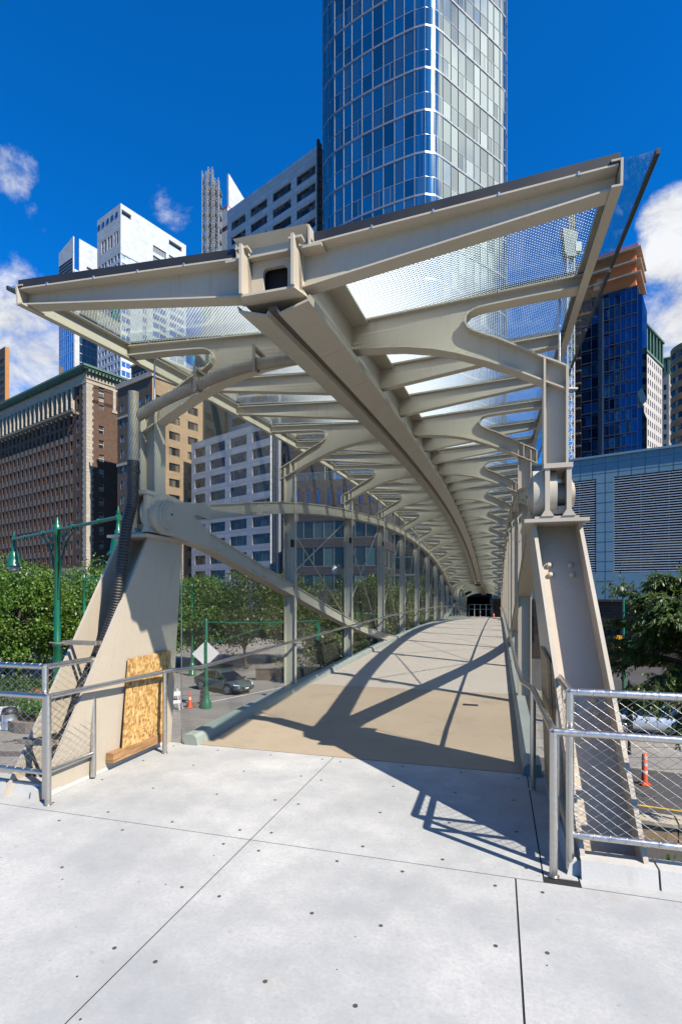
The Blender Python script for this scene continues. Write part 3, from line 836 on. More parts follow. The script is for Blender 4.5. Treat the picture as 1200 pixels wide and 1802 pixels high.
def masonry(name, c, c2, scale=1., mortar=None, bw_=.24, bh=.08, stain=.25, axes=0):
    n = NT(name); co = n.coord()
    a = n.noise(.15, 5, .6, co); b = n.noise(1.3, 5, .65, co); f = n.noise(14, 3, .6, co)
    col = n.mix(n.ramp(b, .35, .7), c, c2)
    col = n.mix(n.ramp(f, .35, .75, 0, .5), col, sc3(c, .65))
    col = n.mix(n.ramp(a, .5, .72, 0, stain), col, sc3(c, .5))
    if mortar:
        sep = n.N('ShaderNodeSeparateXYZ'); n.L(co, sep.inputs[0])
        cb = n.N('ShaderNodeCombineXYZ'); n.L(n.math('ADD', sep.outputs[0], sep.outputs[1]), cb.inputs[0]); n.L(sep.outputs[2], cb.inputs[1])
        br = n.N('ShaderNodeTexBrick'); n.L(cb.outputs[0], br.inputs[0]); br.inputs['Scale'].default_value = 1
        br.inputs['Brick Width'].default_value = bw_; br.inputs['Row Height'].default_value = bh; br.inputs['Mortar Size'].default_value = bh*.12
        br.inputs['Color1'].default_value = (1,1,1,1); br.inputs['Color2'].default_value = (.8,.8,.8,1); br.inputs['Mortar'].default_value = tuple(mortar)+(1,)
        col = n.mix(1., col, br.outputs['Color'], 'MULTIPLY')
    n.base(col).set(rough=.85, spec=.25); return n.m
M['brick'] = masonry('weathered_red_brown_brick', (.135,.08,.055), (.18,.112,.078), mortar=(.6,.6,.6), bw_=.8, bh=.3)
M['stone'] = masonry('cream_limestone', (.56,.49,.39), (.46,.40,.32), mortar=(.75,.75,.75), bw_=1.6, bh=.8)
M['stonedark'] = masonry('sooty_limestone', (.20,.17,.14), (.28,.24,.19))
M['copper'] = masonry('verdigris_copper', (.09,.18,.14), (.15,.25,.20))
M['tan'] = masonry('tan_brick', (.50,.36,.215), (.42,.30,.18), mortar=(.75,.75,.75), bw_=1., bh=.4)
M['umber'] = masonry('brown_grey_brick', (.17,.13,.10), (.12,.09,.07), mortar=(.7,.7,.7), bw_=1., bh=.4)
M['greypanel'] = masonry('blue_grey_panel', (.64,.65,.69), (.70,.71,.74), mortar=(.75,.75,.75), bw_=2.5, bh=1.2, stain=.12)
M['whitepanel'] = masonry('white_glazed_panel', (.68,.70,.73), (.62,.65,.69), mortar=(.85,.88,.92), bw_=2.2, bh=1.7, stain=.1)
M['bluepanel'] = masonry('pale_blue_metal_panel', (.20,.34,.42), (.23,.38,.46), stain=.08)
M['darkpanel'] = masonry('charcoal_cladding', (.045,.045,.055), (.07,.07,.085), mortar=(.6,.6,.6), bw_=1.4, bh=.5)
M['win'] = curtain('office_window_glass', (.26,.28,.30), (.012,.014,.018), (.22,.19,.15), .14)
M['winw'] = curtain('sash_window_glass', (.55,.65,.75), (.02,.025,.03), (.5,.48,.42), .35)
M['framew'] = flat('white_window_frame', (.6,.6,.58)); M['framed'] = flat('dark_window_frame', (.04,.042,.045)); M['frameg'] = flat('grey_window_frame', (.25,.27,.29))
M['bluegl'] = curtain('blue_curtain_glass', (.32,.55,.8), (.008,.02,.05), (.05,.12,.2), .5, .05)
M['tealgl'] = curtain('teal_curtain_glass', (.66,.76,.78), (.003,.008,.014), (.045,.075,.085), .46, .035, .07, .6, .65)
M['deepbl'] = curtain('deep_blue_glass', (.05,.17,.32), (.002,.010,.035), (.01,.06,.16), .38, .09)
M['skygl'] = curtain('pale_sky_glass', (.6,.75,.9), (.05,.09,.14), (.3,.38,.45), .6, .03)
M['podgl'] = curtain('dark_teal_office_glass', (.12,.16,.17), (.006,.012,.016), (.11,.18,.16), .2, .02)
M['band'] = paint('pale_metal_spandrel', (.30,.31,.34), .3, .06, 2, 0, .6, False)

def proj(p):
    if p[1] <= .1: return None
    return (U0 + F_PX*p[0]/p[1], V0 - F_PX*(p[2]-H_EYE)/p[1])
class Bldg:
    def __init__(self, name, label, u, y, rot=-35.7, cat='building', group=None, wallmat=None, x=None):
        self.x = pw(u, y) if x is None else x; self.y = y; self.rot = radians(rot)
        self.t = thing(name, label, cat, (self.x, self.y, GZ), self.rot, group)
        self.w = MB(); self.wm = wallmat; self.trim = []; self.wins = []
    def W(self, lx, ly, z):
        c, s = cos(self.rot), sin(self.rot)
        return (self.x + lx*c - ly*s, self.y + lx*s + ly*c, z)
    def ufor(self, u, ax):
        "distance along local axis ax (-x:0, +y:1) from the corner to picture column u"
        c, s = cos(self.rot), sin(self.rot); r = (u-U0)/F_PX
        dx, dy = ((-c, -s) if ax == 0 else (-s, c))
        return (r*self.y - self.x)/(dx - r*dy)
    def face(self, x0, y0, dx, dy, W, z0, z1, cols=(), rows=(), inset=.25, mat=0, wkey=None, part='window'):
        "x0,y0: left end seen from outside; z in world heights"
        nx, ny = dy, -dx; w = self.w; z0 -= GZ; z1 -= GZ
        def P(a, z, i=0): return (x0+dx*a-nx*i, y0+dy*a-ny*i, z)
        rows = [(a-GZ, b-GZ) for a, b in rows]; rows.sort()
        if not cols or not rows:
            w.quad(P(0,z0), P(W,z0), P(W,z1), P(0,z1), mat); return
        z = z0
        for a, b in rows:
            w.quad(P(0,z), P(W,z), P(W,a), P(0,a), mat); z = b
            c = 0
            for p, q in cols:
                w.quad(P(c,a), P(p,a), P(p,b), P(c,b), mat); c = q
                w.quad(P(p,a), P(q,a), P(q,a,inset), P(p,a,inset), mat); w.quad(P(p,b,inset), P(q,b,inset), P(q,b), P(p,b), mat)
                w.quad(P(p,a,inset), P(p,b,inset), P(p,b), P(p,a), mat); w.quad(P(q,a), P(q,b), P(q,b,inset), P(q,a,inset), mat)
                if wkey: self.wins.append((P(p,a,inset), q-p, b-a, atan2(dy,dx), wkey, part))
            w.quad(P(c,a), P(W,a), P(W,b), P(c,b), mat)
        w.quad(P(0,z), P(W,z), P(W,z1), P(0,z1), mat)
    def shell(self, W1, W2, z1, z0=GZ, roof=0):
        "plain back walls and roof for a corner block"
        a, b = z0-GZ, z1-GZ; w = self.w
        w.quad((0,W2,a), (-W1,W2,a), (-W1,W2,b), (0,W2,b)); w.quad((-W1,W2,a), (-W1,0,a), (-W1,0,b), (-W1,W2,b))
        w.quad((-W1,0,b), (0,0,b), (0,W2,b), (-W1,W2,b), roof)
    def add(self, name, mb, mat, parent=None): return mb.build(name, mat, parent or self.t)
    def done(self, wallmats, styles, wall='wall'):
        o = self.w.build(wall, wallmats, self.t)
        sc = []
        for i, (p, ww, hh, an, key, part) in enumerate(self.wins):
            c = self.W(p[0]+cos(an)*ww/2, p[1]+sin(an)*ww/2, p[2]+GZ+hh/2); q = proj(c)
            inside = q and -5 < q[0] < 1205 and -5 < q[1] < 1807
            sc.append((-(ww*hh/(c[1]**2)) if inside else 0, i))
        sc.sort(); cache = {}; keep = set(i for s_, i in sc[:100] if s_ < 0)
        rest = {}
        for i, (p, ww, hh, an, key, part) in enumerate(self.wins):
            k = (round(ww,2), round(hh,2), key)
            if k not in cache: cache[k] = styles[key](ww, hh)
            mb, mats = cache[k]
            if i in keep:
                if (k, 'me') not in cache: cache[(k,'me')] = mb.mesh(part, mats)
                ob = bpy.data.objects.new(part, cache[(k,'me')]); COL.objects.link(ob); ob.parent = self.t; ob.location = p; ob.rotation_euler.z = an
            else:
                r = rest.setdefault(key, (MB(), mats, part))[0]
                c, s = cos(an), sin(an); n0 = len(r.v)
                r.v.extend([(p[0]+x*c-y*s, p[1]+x*s+y*c, p[2]+z) for x, y, z in mb.v])
                for f, m in zip(mb.f, mb.m): r.f.append(tuple(n0+j for j in f)); r.m.append(m); r.sm.append(False)
        for key, (r, mats, part) in rest.items():
            ob = r.build(part, mats, self.t); ob['kind'] = 'stuff'
        return o
def wstyle(glass, frame, nx=2, ny=2, fw=.06, sill=None, asym=None):
    def f(w, h):
        mb = MB()
        xs = [w*i/nx for i in range(nx+1)]; zs = [h*i/ny for i in range(ny+1)] if asym is None else [0] + [h*a for a in asym] + [h]
        for i in range(len(xs)-1):
            for j in range(len(zs)-1):
                mb.quad((xs[i],0,zs[j]), (xs[i+1],0,zs[j]), (xs[i+1],0,zs[j+1]), (xs[i],0,zs[j+1]), 0)
        for x in xs: mb.box(max(0, x-fw/2), min(w, x+fw/2), -.05, -.003, 0, h, 1)
        for z in zs: mb.box(0, w, -.06, -.004, max(0, z-fw/2), min(h, z+fw/2), 1)
        if sill: mb.box(-.05, w+.05, -sill-.12, -.061, -.12, 0, 1)
        return mb, [M[glass], M[frame]]
    return f
def span(a, b, n, wfrac=.5, m0=0, m1=0):
    "n equal bays over a..b with windows taking wfrac of each"
    L_ = (b-a)/n
    return [(a+L_*i+L_*(1-wfrac)/2, a+L_*(i+1)-L_*(1-wfrac)/2) for i in range(n)]

# ---- brown brick tower with copper cornice (left)
b = Bldg('brick_tower', 'tall red brown brick building with cream stone corner and green copper cornice', 152, 130)
ZT = 57.2; W1, W2 = 72., 12.6
fl = 3.62
rows = [(9.3+fl*i, 9.3+fl*i+2.0) for i in range(13)]
cols = [(W1-3.9-.62, W1-3.9+.62)]
base_cols = []
x = W1-6.6
while x > 1.5:
    base_cols.append((x-1.15, x)); x -= 2.45
allc = sorted(base_cols + cols)
b.face(-W1, 0, 1, 0, W1, 8.0, 44.2, allc, [r for r in rows if r[1] < 44], .3, 0, 'a')
b.face(-W1, 0, 1, 0, W1, 44.2, 47.6, allc, [(44.6, 46.4)], .3, 0, 'a')
b.face(-W1, 0, 1, 0, W1, 47.6, 54.0, allc, [(48.0, 50.3), (51.2, 53.3)], .35, 0, 'a')
b.face(-W1, 0, 1, 0, W1, 54.0, ZT, (), (), .3, 1)
b.face(-W1, 0, 1, 0, W1, GZ, 8.0, span(1, W1-1, 24, .45), [(-4, -.5), (1., 3.2), (4.6, 6.6)], .3, 1, 'a')
rr = rows + [(48.0, 50.0), (51.2, 53.1)]
rr = [r for r in rr if r[1] < 47.5 or r[0] >= 48]
b.face(0, 0, 0, 1, W2, 8.0, 54.0, [(3.2, 4.6), (8.3, 9.7)], rr, .3, 0, 'b')
b.face(0, 0, 0, 1, W2, 54.0, ZT, (), (), .3, 1)
b.face(0, 0, 0, 1, W2, GZ, 8.0, span(1, W2-1, 4, .45), [(-4, -.5), (1., 3.2), (4.6, 6.6)], .3, 1, 'b')
b.shell(W1, W2, ZT)
# solid spandrels between stacked windows read darker
mb = MB()
for (p, q) in base_cols:
    for i in range(len(rows)-1):
        if rows[i+1][1] > 44: break
        mb.box(-W1+p, -W1+q, -.02, .0, rows[i][1]-GZ+.1, rows[i+1][0]-GZ-.05)
b.add('spandrel', mb, M['stonedark'])['kind'] = 'stuff'
q = MB()
for i in range(58):
    z = 8.4 + i*.78 - GZ; L_ = 1.75 if i % 2 else 1.45
    q.box(-L_, .06, -.06, .0, z, z+.76); q.box(.0, .06, .0, L_, z, z+.76)
b.add('quoin', q, M['stone'])
c = MB()   # pilasters of the top arcade and its balcony
for i, (p, qq) in enumerate(base_cols):
    if p < 1.5 or i < 0: continue
    xx = -W1 + qq + .62
    c.box(xx-.42, xx+.42, -.42, 0, 47.9-GZ, 53.6-GZ); c.cyl((xx, -.42, 48.2-GZ), .33, 5.2, 8)
b.add('pilaster', c, M['stone'])
c = MB(); c.box(-W1, -5.2, -.9, 0, 47.3-GZ, 47.9-GZ); c.box(-W1, -5.2, -.5, 0, 46.9-GZ, 47.3-GZ)
for i in range(28):
    c.box(-W1+2+i*2.45, -W1+2.5+i*2.45, -.8, 0, 46.3-GZ, 46.9-GZ)
b.add('balcony', c, M['stonedark'])
for (e, za, zb) in ((.15, 53.6, 54.3), (.3, 7.4, 8.2), (.2, 3.7, 4.2)):
    c = MB(); c.prism([(-W1,-e),(e,-e),(e,W2),(0,W2),(0,0),(-W1,0)], 'z', za-GZ, zb-GZ); b.add('stone_course', c, M['stone'])
c = MB(); c.box(.0, .22, 6.7, W2-.2, 48-GZ, 48.6-GZ); b.add('window_sill', c, M['stone'])
for yy in (6.9, W2-1.1): c = MB(); c.box(.0, .25, yy, yy+.75, 48.6-GZ, 53.6-GZ); b.add('pilaster', c, M['stone'])
c = MB(); zc = ZT-GZ
c.box(-W1, 1.5, -1.5, 0, zc-.15, zc+.35); c.box(0, 1.5, 0, W2+1.2, zc-.15, zc+.35); c.box(-W1, 1.2, -1.2, 0, zc-.5, zc-.16); c.box(0, 1.2, 0, W2+.9, zc-.5, zc-.16)
for i in range(80): c.box(-W1+.9*i, -W1+.9*i+.45, -1.1, 0, zc-1.1, zc-.52)
for i in range(14): c.box(0, 1.1, .9*i, .9*i+.45, zc-1.1, zc-.52)
b.add('cornice', c, M['copper'])
sty = {'a': wstyle('winw', 'framed', 1, 2, .08), 'b': wstyle('winw', 'framew', 1, 2, .12, .03)}
b.done([M['brick'], M['stone']], sty)

# ---- tan apartment block beside it; left face's grazing shade put in as umber
b = Bldg('apartment_block', 'tan brick apartment block with stepped top between the copper topped tower and the grey one', 268, 112)
W1, W2, ZT = 13., 20., 48.3
fl = 3.45; rows = [(1.+fl*i, 1.+fl*i+1.75) for i in range(13)]
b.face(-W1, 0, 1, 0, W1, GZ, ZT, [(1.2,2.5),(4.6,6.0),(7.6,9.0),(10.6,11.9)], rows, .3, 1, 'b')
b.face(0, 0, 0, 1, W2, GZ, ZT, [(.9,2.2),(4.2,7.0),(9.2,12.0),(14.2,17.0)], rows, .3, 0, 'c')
b.shell(W1, W2, ZT)
z = ZT-GZ
c = MB(); c.prism([(-W1-.3,-.3),(.3,-.3),(.3,W2),(0,W2),(0,0),(-W1-.3,0)], 'z', z-.6, z+.5); b.add('cornice', c, M['stone'])
for za, zb, q_ in ((7.4,6.9,.2),(18,17.4,.25)): c = MB(); c.box(-W1, q_, -q_, 0, z-za, z-zb); b.add('stone_course', c, M['stone'])
c = MB(); c.box(-W1+3, -.8, 1.5, 14, z, z+4.2); pe = b.add('penthouse', c, M['umber'])
c = MB(); c.box(-W1+2.7, -.5, 1.2, 14.2, z+4.2, z+4.6); b.add('penthouse_roof', c, M['stone'], pe)
for i in range(3):
    c = MB(); c.quad((-W1+4+i*3,1.47,z+1),(-W1+6.2+i*3,1.47,z+1),(-W1+6.2+i*3,1.47,z+3),(-W1+4+i*3,1.47,z+3)); b.add('penthouse_window', c, M['win'], pe)
c = MB()
for i in range(9): c.tube([(-W1+1+i*1.4, .3, z+.5), (-W1+1+i*1.4, .3, z+1.5)], .03, 4)
c.tube([(-W1+.5,.3,z+1.5), (-.5,.3,z+1.5)], .03, 4); b.add('roof_railing', c, M['galv'])
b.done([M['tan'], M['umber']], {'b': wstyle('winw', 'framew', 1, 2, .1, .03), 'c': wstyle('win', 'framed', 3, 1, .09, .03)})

# ---- dark ribbed block behind
b = Bldg('dark_brick_block', 'windowless dark brown ribbed block rising behind the low wing of the grey building', 400, 131, -38)
W1 = b.ufor(343, 0); ZT = 66.
b.face(-W1, 0, 1, 0, W1, GZ, ZT); b.face(0, 0, 0, 1, 8, GZ, ZT); b.shell(W1, 8, ZT)
c = MB()
for i in range(70): c.box(-W1, 0, -.12, 0, 20+i*.72, 20+i*.72+.3)
b.add('ribbing', c, M['darkpanel'])
b.done([M['umber']], {})

# ---- grey panel office building, tall slab and low wing as one building
b = Bldg('grey_office_building', 'blue grey panelled office building with dark gridded windows left of the round glass tower', 560, 112, -39.6)
W1 = b.ufor(400, 0); ZT = 96.6; fl = 3.72
k = lambda u: W1 - b.ufor(u, 0)
cols = [(k(407), k(432)), (k(441), k(470)), (k(480), k(512)), (k(522), k(555))]
rows = [(ZT-5.6-fl*i, ZT-5.6-fl*i+2.0) for i in range(26)]
b.face(-W1, 0, 1, 0, W1, GZ, ZT, cols, rows, .35, 0, 'a')
b.face(0, 0, 0, 1, 16, GZ, ZT, [(1.5+3*i, 3.9+3*i) for i in range(4)], rows, .35, 1, 'a')
b.shell(W1, 16, ZT)
# low wing in front
import copy
cx, cy = pw(476, 100), 100.
c_, s_ = cos(b.rot), sin(b.rot); dx, dy = cx-b.x, cy-b.y
lx, ly = dx*c_+dy*s_, -dx*s_+dy*c_
r = (337-U0)/F_PX; Wl = (r*cy - cx)/(-c_ + r*s_)
def kl(u):
    r = (u-U0)/F_PX; return Wl - (r*cy - cx)/(-c_ + r*s_)
zl = 34.6; fl2 = 3.32
rows = [(zl-3.4-fl2*i, zl-3.4-fl2*i+1.95) for i in range(11)]
cols = [(kl(343), kl(361)), (kl(370), kl(396)), (kl(405), kl(434)), (kl(444), kl(475.2))]
b.face(lx-Wl, ly, 1, 0, Wl, GZ, zl, cols, rows, .35, 0, 'a')
b.face(lx, ly, 0, 1, abs(ly)+2, GZ, zl, (), ())
w = b.w; zz = zl-GZ
w.quad((lx-Wl,ly,zz), (lx,ly,zz), (lx,ly+12,zz), (lx-Wl,ly+12,zz)); w.quad((lx-Wl,ly+12,0),(lx-Wl,ly,0),(lx-Wl,ly,zz),(lx-Wl,ly+12,zz))
# dark glazed stair strip and louvred bay right of the wing
c = MB()
for i in range(110): c.box(lx+.05, lx+1.4, ly+.4, ly+.55, .5+i*.5, .5+i*.5+.22)
c.box(lx+1.4, lx+2.0, ly+.2, ly+.8, 0, 60); b.add('louvre_bay', c, M['frameg'])
b.face(lx+.02, ly+1.0, 1, 0, 12, GZ, 55, [(2.4+3*i, 4.9+3*i) for i in range(3)], [(zl-3.4-fl2*i+(i < 0)*0, zl-3.4-fl2*i+2.3) for i in range(-5, 11)], .2, 1, 'a')
c = MB(); c.box(.0, .5, -.5, 0, 0, ZT-GZ+.8)
for i in range(60): c.box(.5, .9, -.4, .1, i*1.7, i*1.7+1.2)
b.add('corner_mullion', c, M['darkpanel'])
b.done([M['greypanel'], M['darkpanel']], {'a': wstyle('win', 'framed', 5, 2, .09, None, [.68])})

# ---- curved glass tower
ctl = [(0.2,103),(-2.6,99.5),(-3.3,96.3),(-1.6,93.2),(2.2,90.2),(6.3,87.7),(10.2,85.7),(12.4,84.75),(13.9,84.55),(15.4,85.0),(16.9,86.1),(21,89.2),(26,92.9),(29.2,95.4),(30.4,97.2),(30.0,100),(28.,103)]
def cat(P, n=12):
    out = []
    for i in range(len(P)-1):
        p0, p1, p2, p3 = [Vector(P[j]) for j in (max(i-1,0), i, i+1, min(i+2,len(P)-1))]
        for j in range(n):
            t = j/n; out.append(.5*((2*p1)+(-p0+p2)*t+(2*p0-5*p1+4*p2-p3)*t*t+(-p0+3*p1-3*p2+p3)*t**3))
    out.append(Vector(P[-1])); return out
pl = cat(ctl); res = [pl[0]]; acc_ = 0; step = 1.62
for i in range(1, len(pl)):
    d = (pl[i]-res[-1]).length
    if d >= step: res.append(pl[i])
plan = res
tw = thing('curved_glass_tower', 'very tall blue glass apartment tower with rounded corners and pale floor bands', 'skyscraper', (13.9, 88, GZ))
O = Vector((13.9, 88, GZ)); unit = 6.75; NF = 23
panes = []; bandm = MB(); mull = MB(); n_ = len(plan)
nrm2 = []
for i in range(n_):
    t = (plan[min(i+1,n_-1)]-plan[max(i-1,0)]).normalized(); nrm2.append(Vector((t.y, -t.x)))
def tp(i, z, o=0): p = plan[i] + nrm2[i]*o; return (p.x-O.x, p.y-O.y, z-O.z)
Z0 = 11.2
for f in range(-2, NF):
    zb = Z0 + f*unit
    cells = [(zb+.46, zb+3.12), (zb+3.24, zb+unit+.14)]
    for i in range(n_-1):
        for j, (a, c_z) in enumerate(cells):
            rnd = random.random()
            if nrm2[i].dot(nrm2[i+1]) < .985 and 3 < i < n_-4:
                h0, h1 = nrm2[i], nrm2[i+1]; w_ = (plan[i+1]-plan[i]).length; t_ = (plan[i+1]-plan[i]).normalized(); o_ = Vector((t_.y, -t_.x)); sag = w_*(1-h0.dot(h1))**.5*.19
                prev = None
                for e in range(6):
                    f_ = e/5; q2 = plan[i].lerp(plan[i+1], f_) + o_*sag*4*f_*(1-f_)
                    if prev is not None: panes.append(([(prev.x-O.x,prev.y-O.y,a-O.z),(q2.x-O.x,q2.y-O.y,a-O.z),(q2.x-O.x,q2.y-O.y,c_z-O.z),(prev.x-O.x,prev.y-O.y,c_z-O.z)], i))
                    prev = q2
                continue
            if rnd < .26 and j == 0:     # operable casement: split pane
                m = .62; pa = Vector(tp(i,a)); pb = Vector(tp(i+1,a)); pm = pa.lerp(pb, m); dz = c_z-a
                panes.append(([tuple(pa), tuple(pm), (pm.x,pm.y,pm.z+dz), (pa.x,pa.y,pa.z+dz)], i))
                panes.append(([tuple(pm), tuple(pb), (pb.x,pb.y,pb.z+dz), (pm.x,pm.y,pm.z+dz)], i))
                mull.add([tuple(pm+Vector((nrm2[i].x*.05,nrm2[i].y*.05,0))+Vector(((pb-pa).x*.02*e,(pb-pa).y*.02*e,zq))) for e in (-1,1) for zq in (0,dz)], [(0,2,3,1)])
            else: panes.append(([tp(i,a), tp(i+1,a), tp(i+1,c_z), tp(i,c_z)], i))
        for (a, c_z, o) in ((zb+.14, zb+.46, .10), (zb+3.12, zb+3.24, .04)):
            bandm.add([tp(i,a,o), tp(i+1,a,o), tp(i+1,c_z,o), tp(i,c_z,o), tp(i,a,-.02), tp(i+1,a,-.02), tp(i+1,c_z,-.02), tp(i,c_z,-.02)], [(0,1,2,3),(0,4,5,1),(3,2,6,7)])
for i in range(n_):
    t = (plan[min(i+1,n_-1)]-plan[max(i-1,0)]).normalized()*.03
    za, zb = Z0-2*unit, Z0+NF*unit
    p = [Vector(tp(i,za,o))+Vector((t.x*e,t.y*e,0)) for e, o in ((-1,.0),(1,.0),(1,.09),(-1,.09))]
    q_ = [v+Vector((0,0,zb-za)) for v in p]; mull.hexa(p+q_)
bandm.build('spandrel_band', M['band'], tw); mull.build('mullion_grid', M['frameg'], tw)
core = MB(); N_ = len(plan)
core.add([tp(i, GZ, -.25) for i in range(N_)] + [tp(i, Z0+NF*unit, -.25) for i in range(N_)], [(i, (i+1) % N_, N_+(i+1) % N_, N_+i) for i in range(N_)] + [tuple(range(N_, 2*N_))])
core.build('core_wall', M['darkpanel'], tw)
sc = []
for idx, (q_, i) in enumerate(panes):
    c = sum((Vector(v) for v in q_), Vector())/4 + O; pr = proj(c)
    ar = (Vector(q_[1])-Vector(q_[0])).length*(q_[2][2]-q_[0][2])/c.y**2
    vis = pr and 0 < pr[1] < 430 and nrm2[i].dot(Vector((-c.x,-c.y))) > 0
    sc.append((-ar if vis else 0, idx))
sc.sort(); keep = set(i for s__, i in sc[:98]); rest = MB()
for idx, (q_, i) in enumerate(panes):
    if idx in keep: mb = MB(); mb.quad(*q_); mb.build('window_pane', M['tealgl'], tw)
    else: rest.quad(*q_)
o = rest.build('window_pane', M['tealgl'], tw); o['kind'] = 'stuff'

# ---- white tower and its glass neighbour far left
def panel_tower(name, label, u, y, W1, W2, ZT, rot, cellw, cellh, glL, glR, wallL, wallR, fracL, fracR, z0=30, group=None, key='a'):
    b = Bldg(name, label, u, y, rot, 'skyscraper', group)
    nf = int((ZT-8-z0)/cellh); rows = [(z0+cellh*i, z0+cellh*(i+.62)) for i in range(nf)]
    b.face(-W1, 0, 1, 0, W1, GZ, ZT, span(.3, W1-.3, max(1, int(W1/cellw)), fracL), rows, .2, 1, 'L')
    b.face(0, 0, 0, 1, W2, GZ, ZT, span(.3, W2-.3, max(1, int(W2/cellw)), fracR), rows, .2, 0, 'R')
    b.shell(W1, W2, ZT)
    return b
b = Bldg('white_panel_tower', 'white panelled skyscraper with dark louvre grids near its top', 212.4, 220, -35.7, 'skyscraper')
W1, W2, ZT = 17.9, 33., 164.
rows = [(40+3.75*i, 40+3.75*i+2.3) for i in range(29)]
rows = [r for r in rows if r[1] < 146]
b.face(-W1, 0, 1, 0, W1, GZ, 147, [(1,2.2),(3.6,5.2),(5.6,7.2),(8.4,10.),(10.4,12.0),(13.2,14.6),(15.6,17.2)], rows, .2, 1, 'L')
b.face(-W1, 0, 1, 0, W1, 147, ZT, [(3.6,5.0),(5.4,6.8),(8.2,9.6),(10,11.4),(13.0,14.2),(14.6,15.8)], [(148, 153.5)], .5, 1, 'D')
b.face(0, 0, 0, 1, W2, GZ, 143, [(.4,4.4),(10.3,12.2),(15.4,22.2),(24,32)], rows, .2, 0, 'R')
b.face(0, 0, 0, 1, W2, 143, ZT-5.2, [(15.4,22.2),(23.6,30.6)], [(145,150.5),(152,155)], .5, 0, 'G')
b.face(0, 0, 0, 1, W2, ZT-5.2, ZT, [(.4,4.8),(23.6,30.6)], [(ZT-4.4, ZT-2.2)], 1.2, 0, 'D')
b.shell(W1, W2, ZT)
c = MB()
for i in range(5): c.box(-W1+.6+i*3.4, -W1+2.4+i*3.4, -.12, -.02, ZT-GZ-4.6, ZT-GZ-2.6)
b.add('crown_opening', c, M['bluegl'])
def darkst(w, h):
    mb = MB(); mb.quad((0,0,0),(w,0,0),(w,0,h),(0,0,h)); return mb, [M['bluegl']]
b.done([M['whitepanel'], M['skygl'] if False else M['greypanel']], {'L': wstyle('bluegl', 'frameg', 1, 2, .12), 'R': wstyle('skygl', 'framew', 2, 1, .3), 'D': darkst, 'G': wstyle('win', 'frameg', 8, 5, .35)})
b = Bldg('slanted_glass_tower', 'pale glass skyscraper with two slanted louvred crown walls at the far left', 130, 240, -35.7, 'skyscraper')
W1 = b.ufor(103.5, 0); W2 = 16.; ZT = 141.
rows = [(30+4.1*i, 30+4.1*i+3.85) for i in range(26)]
b.face(-W1, 0, 1, 0, W1, GZ, ZT, span(.1, W1-.1, 7, .95), rows, .06, 0, 'L')
b.face(0, 0, 0, 1, W2, GZ, ZT, span(.1, W2-.1, 8, .95), rows, .06, 0, 'R')
b.shell(W1, W2, ZT)
c = MB(); z = ZT-GZ
c.prism([(-W1, z), (-.6, z), (-.6, z+23), (-W1, z+20)], 'y', 0, .5); b.add('crown_wall', c, M['whitepanel'])
c = MB()
for i in range(8):
    zz = z+2.2+i*1.5
    c.box(-W1+.4, -1.1, -.15, -.02, zz, zz+.8)
b.add('crown_louvre', c, M['dark'])
c = MB(); c.prism([(2.5, z), (W2, z), (W2, z+22.6), (2.5, z+23)], 'x', -.5, 0); b.add('crown_wall', c, M['whitepanel'])
c = MB()
for i in range(7): c.box(.02, .15, 6, W2, z+1.5+i*1.6, z+2.4+i*1.6)
b.add('crown_louvre', c, M['dark'])
c = MB(); c.box(.0, .3, .2, 2.4, 30, z+8); b.add('corner_fin', c, M['whitepanel'])
b.done([M['greypanel']], {'L': wstyle('skygl', 'frameg', 1, 1, .08), 'R': wstyle('bluegl', 'frameg', 1, 1, .08)})
b = Bldg('orange_brick_tower', 'tower with an orange brick end wall at the left edge', 9, 250, -35.7, 'building')
ZT = pz(609, 250); rows = [(40+3.4*i, 40+3.4*i+1.9) for i in range(int((ZT-44)/3.4)+1)]
b.face(-30, 0, 1, 0, 30, GZ, ZT, [(1,28.6)], rows, .5, 1, 'a'); b.face(0, 0, 0, 1, b.ufor(16.5, 1), GZ, ZT); b.shell(30, b.ufor(16.5,1), ZT)
b.done([masonry('orange_brick', (.50,.24,.09), (.42,.20,.08)), M['umber']], {'a': wstyle('win', 'framew', 12, 1, .2)})

# ---- construction tower with white fins and its hoist mast
b = Bldg('finned_tower', 'slim tower under construction with white fins and red netting behind the grey building', 400, 175, -35.7, 'building')
ZT = pz(372, 175); rows = [(60+3.6*i, 60+3.6*i+2.6) for i in range(12)]
b.face(-4.6, 0, 1, 0, 4.6, GZ, ZT-6, [(.3,2),(2.4,4.3)], rows, .2, 0, 'a'); b.face(0, 0, 0, 1, 14, GZ, ZT-6, [(.4+2.2*i, 2.3+2.2*i) for i in range(6)], rows, .2, 0, 'a'); b.shell(4.6, 14, ZT-6)
c = MB(); z = ZT-GZ
c.box(-4.4, .1, 0, 13, z-6, z-4.6); b.add('red_netting', c, flat('red_safety_net', (.35,.06,.04)))
c = MB(); c.box(-4.8, .3, -.2, 14, z-4.6, z+1.4); cb = b.add('top_floor', c, M['whitepanel'])
c = MB(); c.box(-4.8, .3, -.25, 14, z+1.4, z+1.9); b.add('roof_edge', c, flat('pink_red_trim', (.5,.08,.1)), cb)
for y0, y1, za, zb in ((1.0, 8.5, -20, 13.5), (12.5, 20.5, -20, 7)):
    c = MB(); c.prism([(y0, z+za), (y1, z+za), (y1, z+zb-4.5), (y0, z+zb)], 'x', -1.2, -.4); b.add('white_fin', c, M['whitepanel'])
b.done([M['greypanel']], {'a': wstyle('deepbl', 'frameg', 1, 1, .08)})
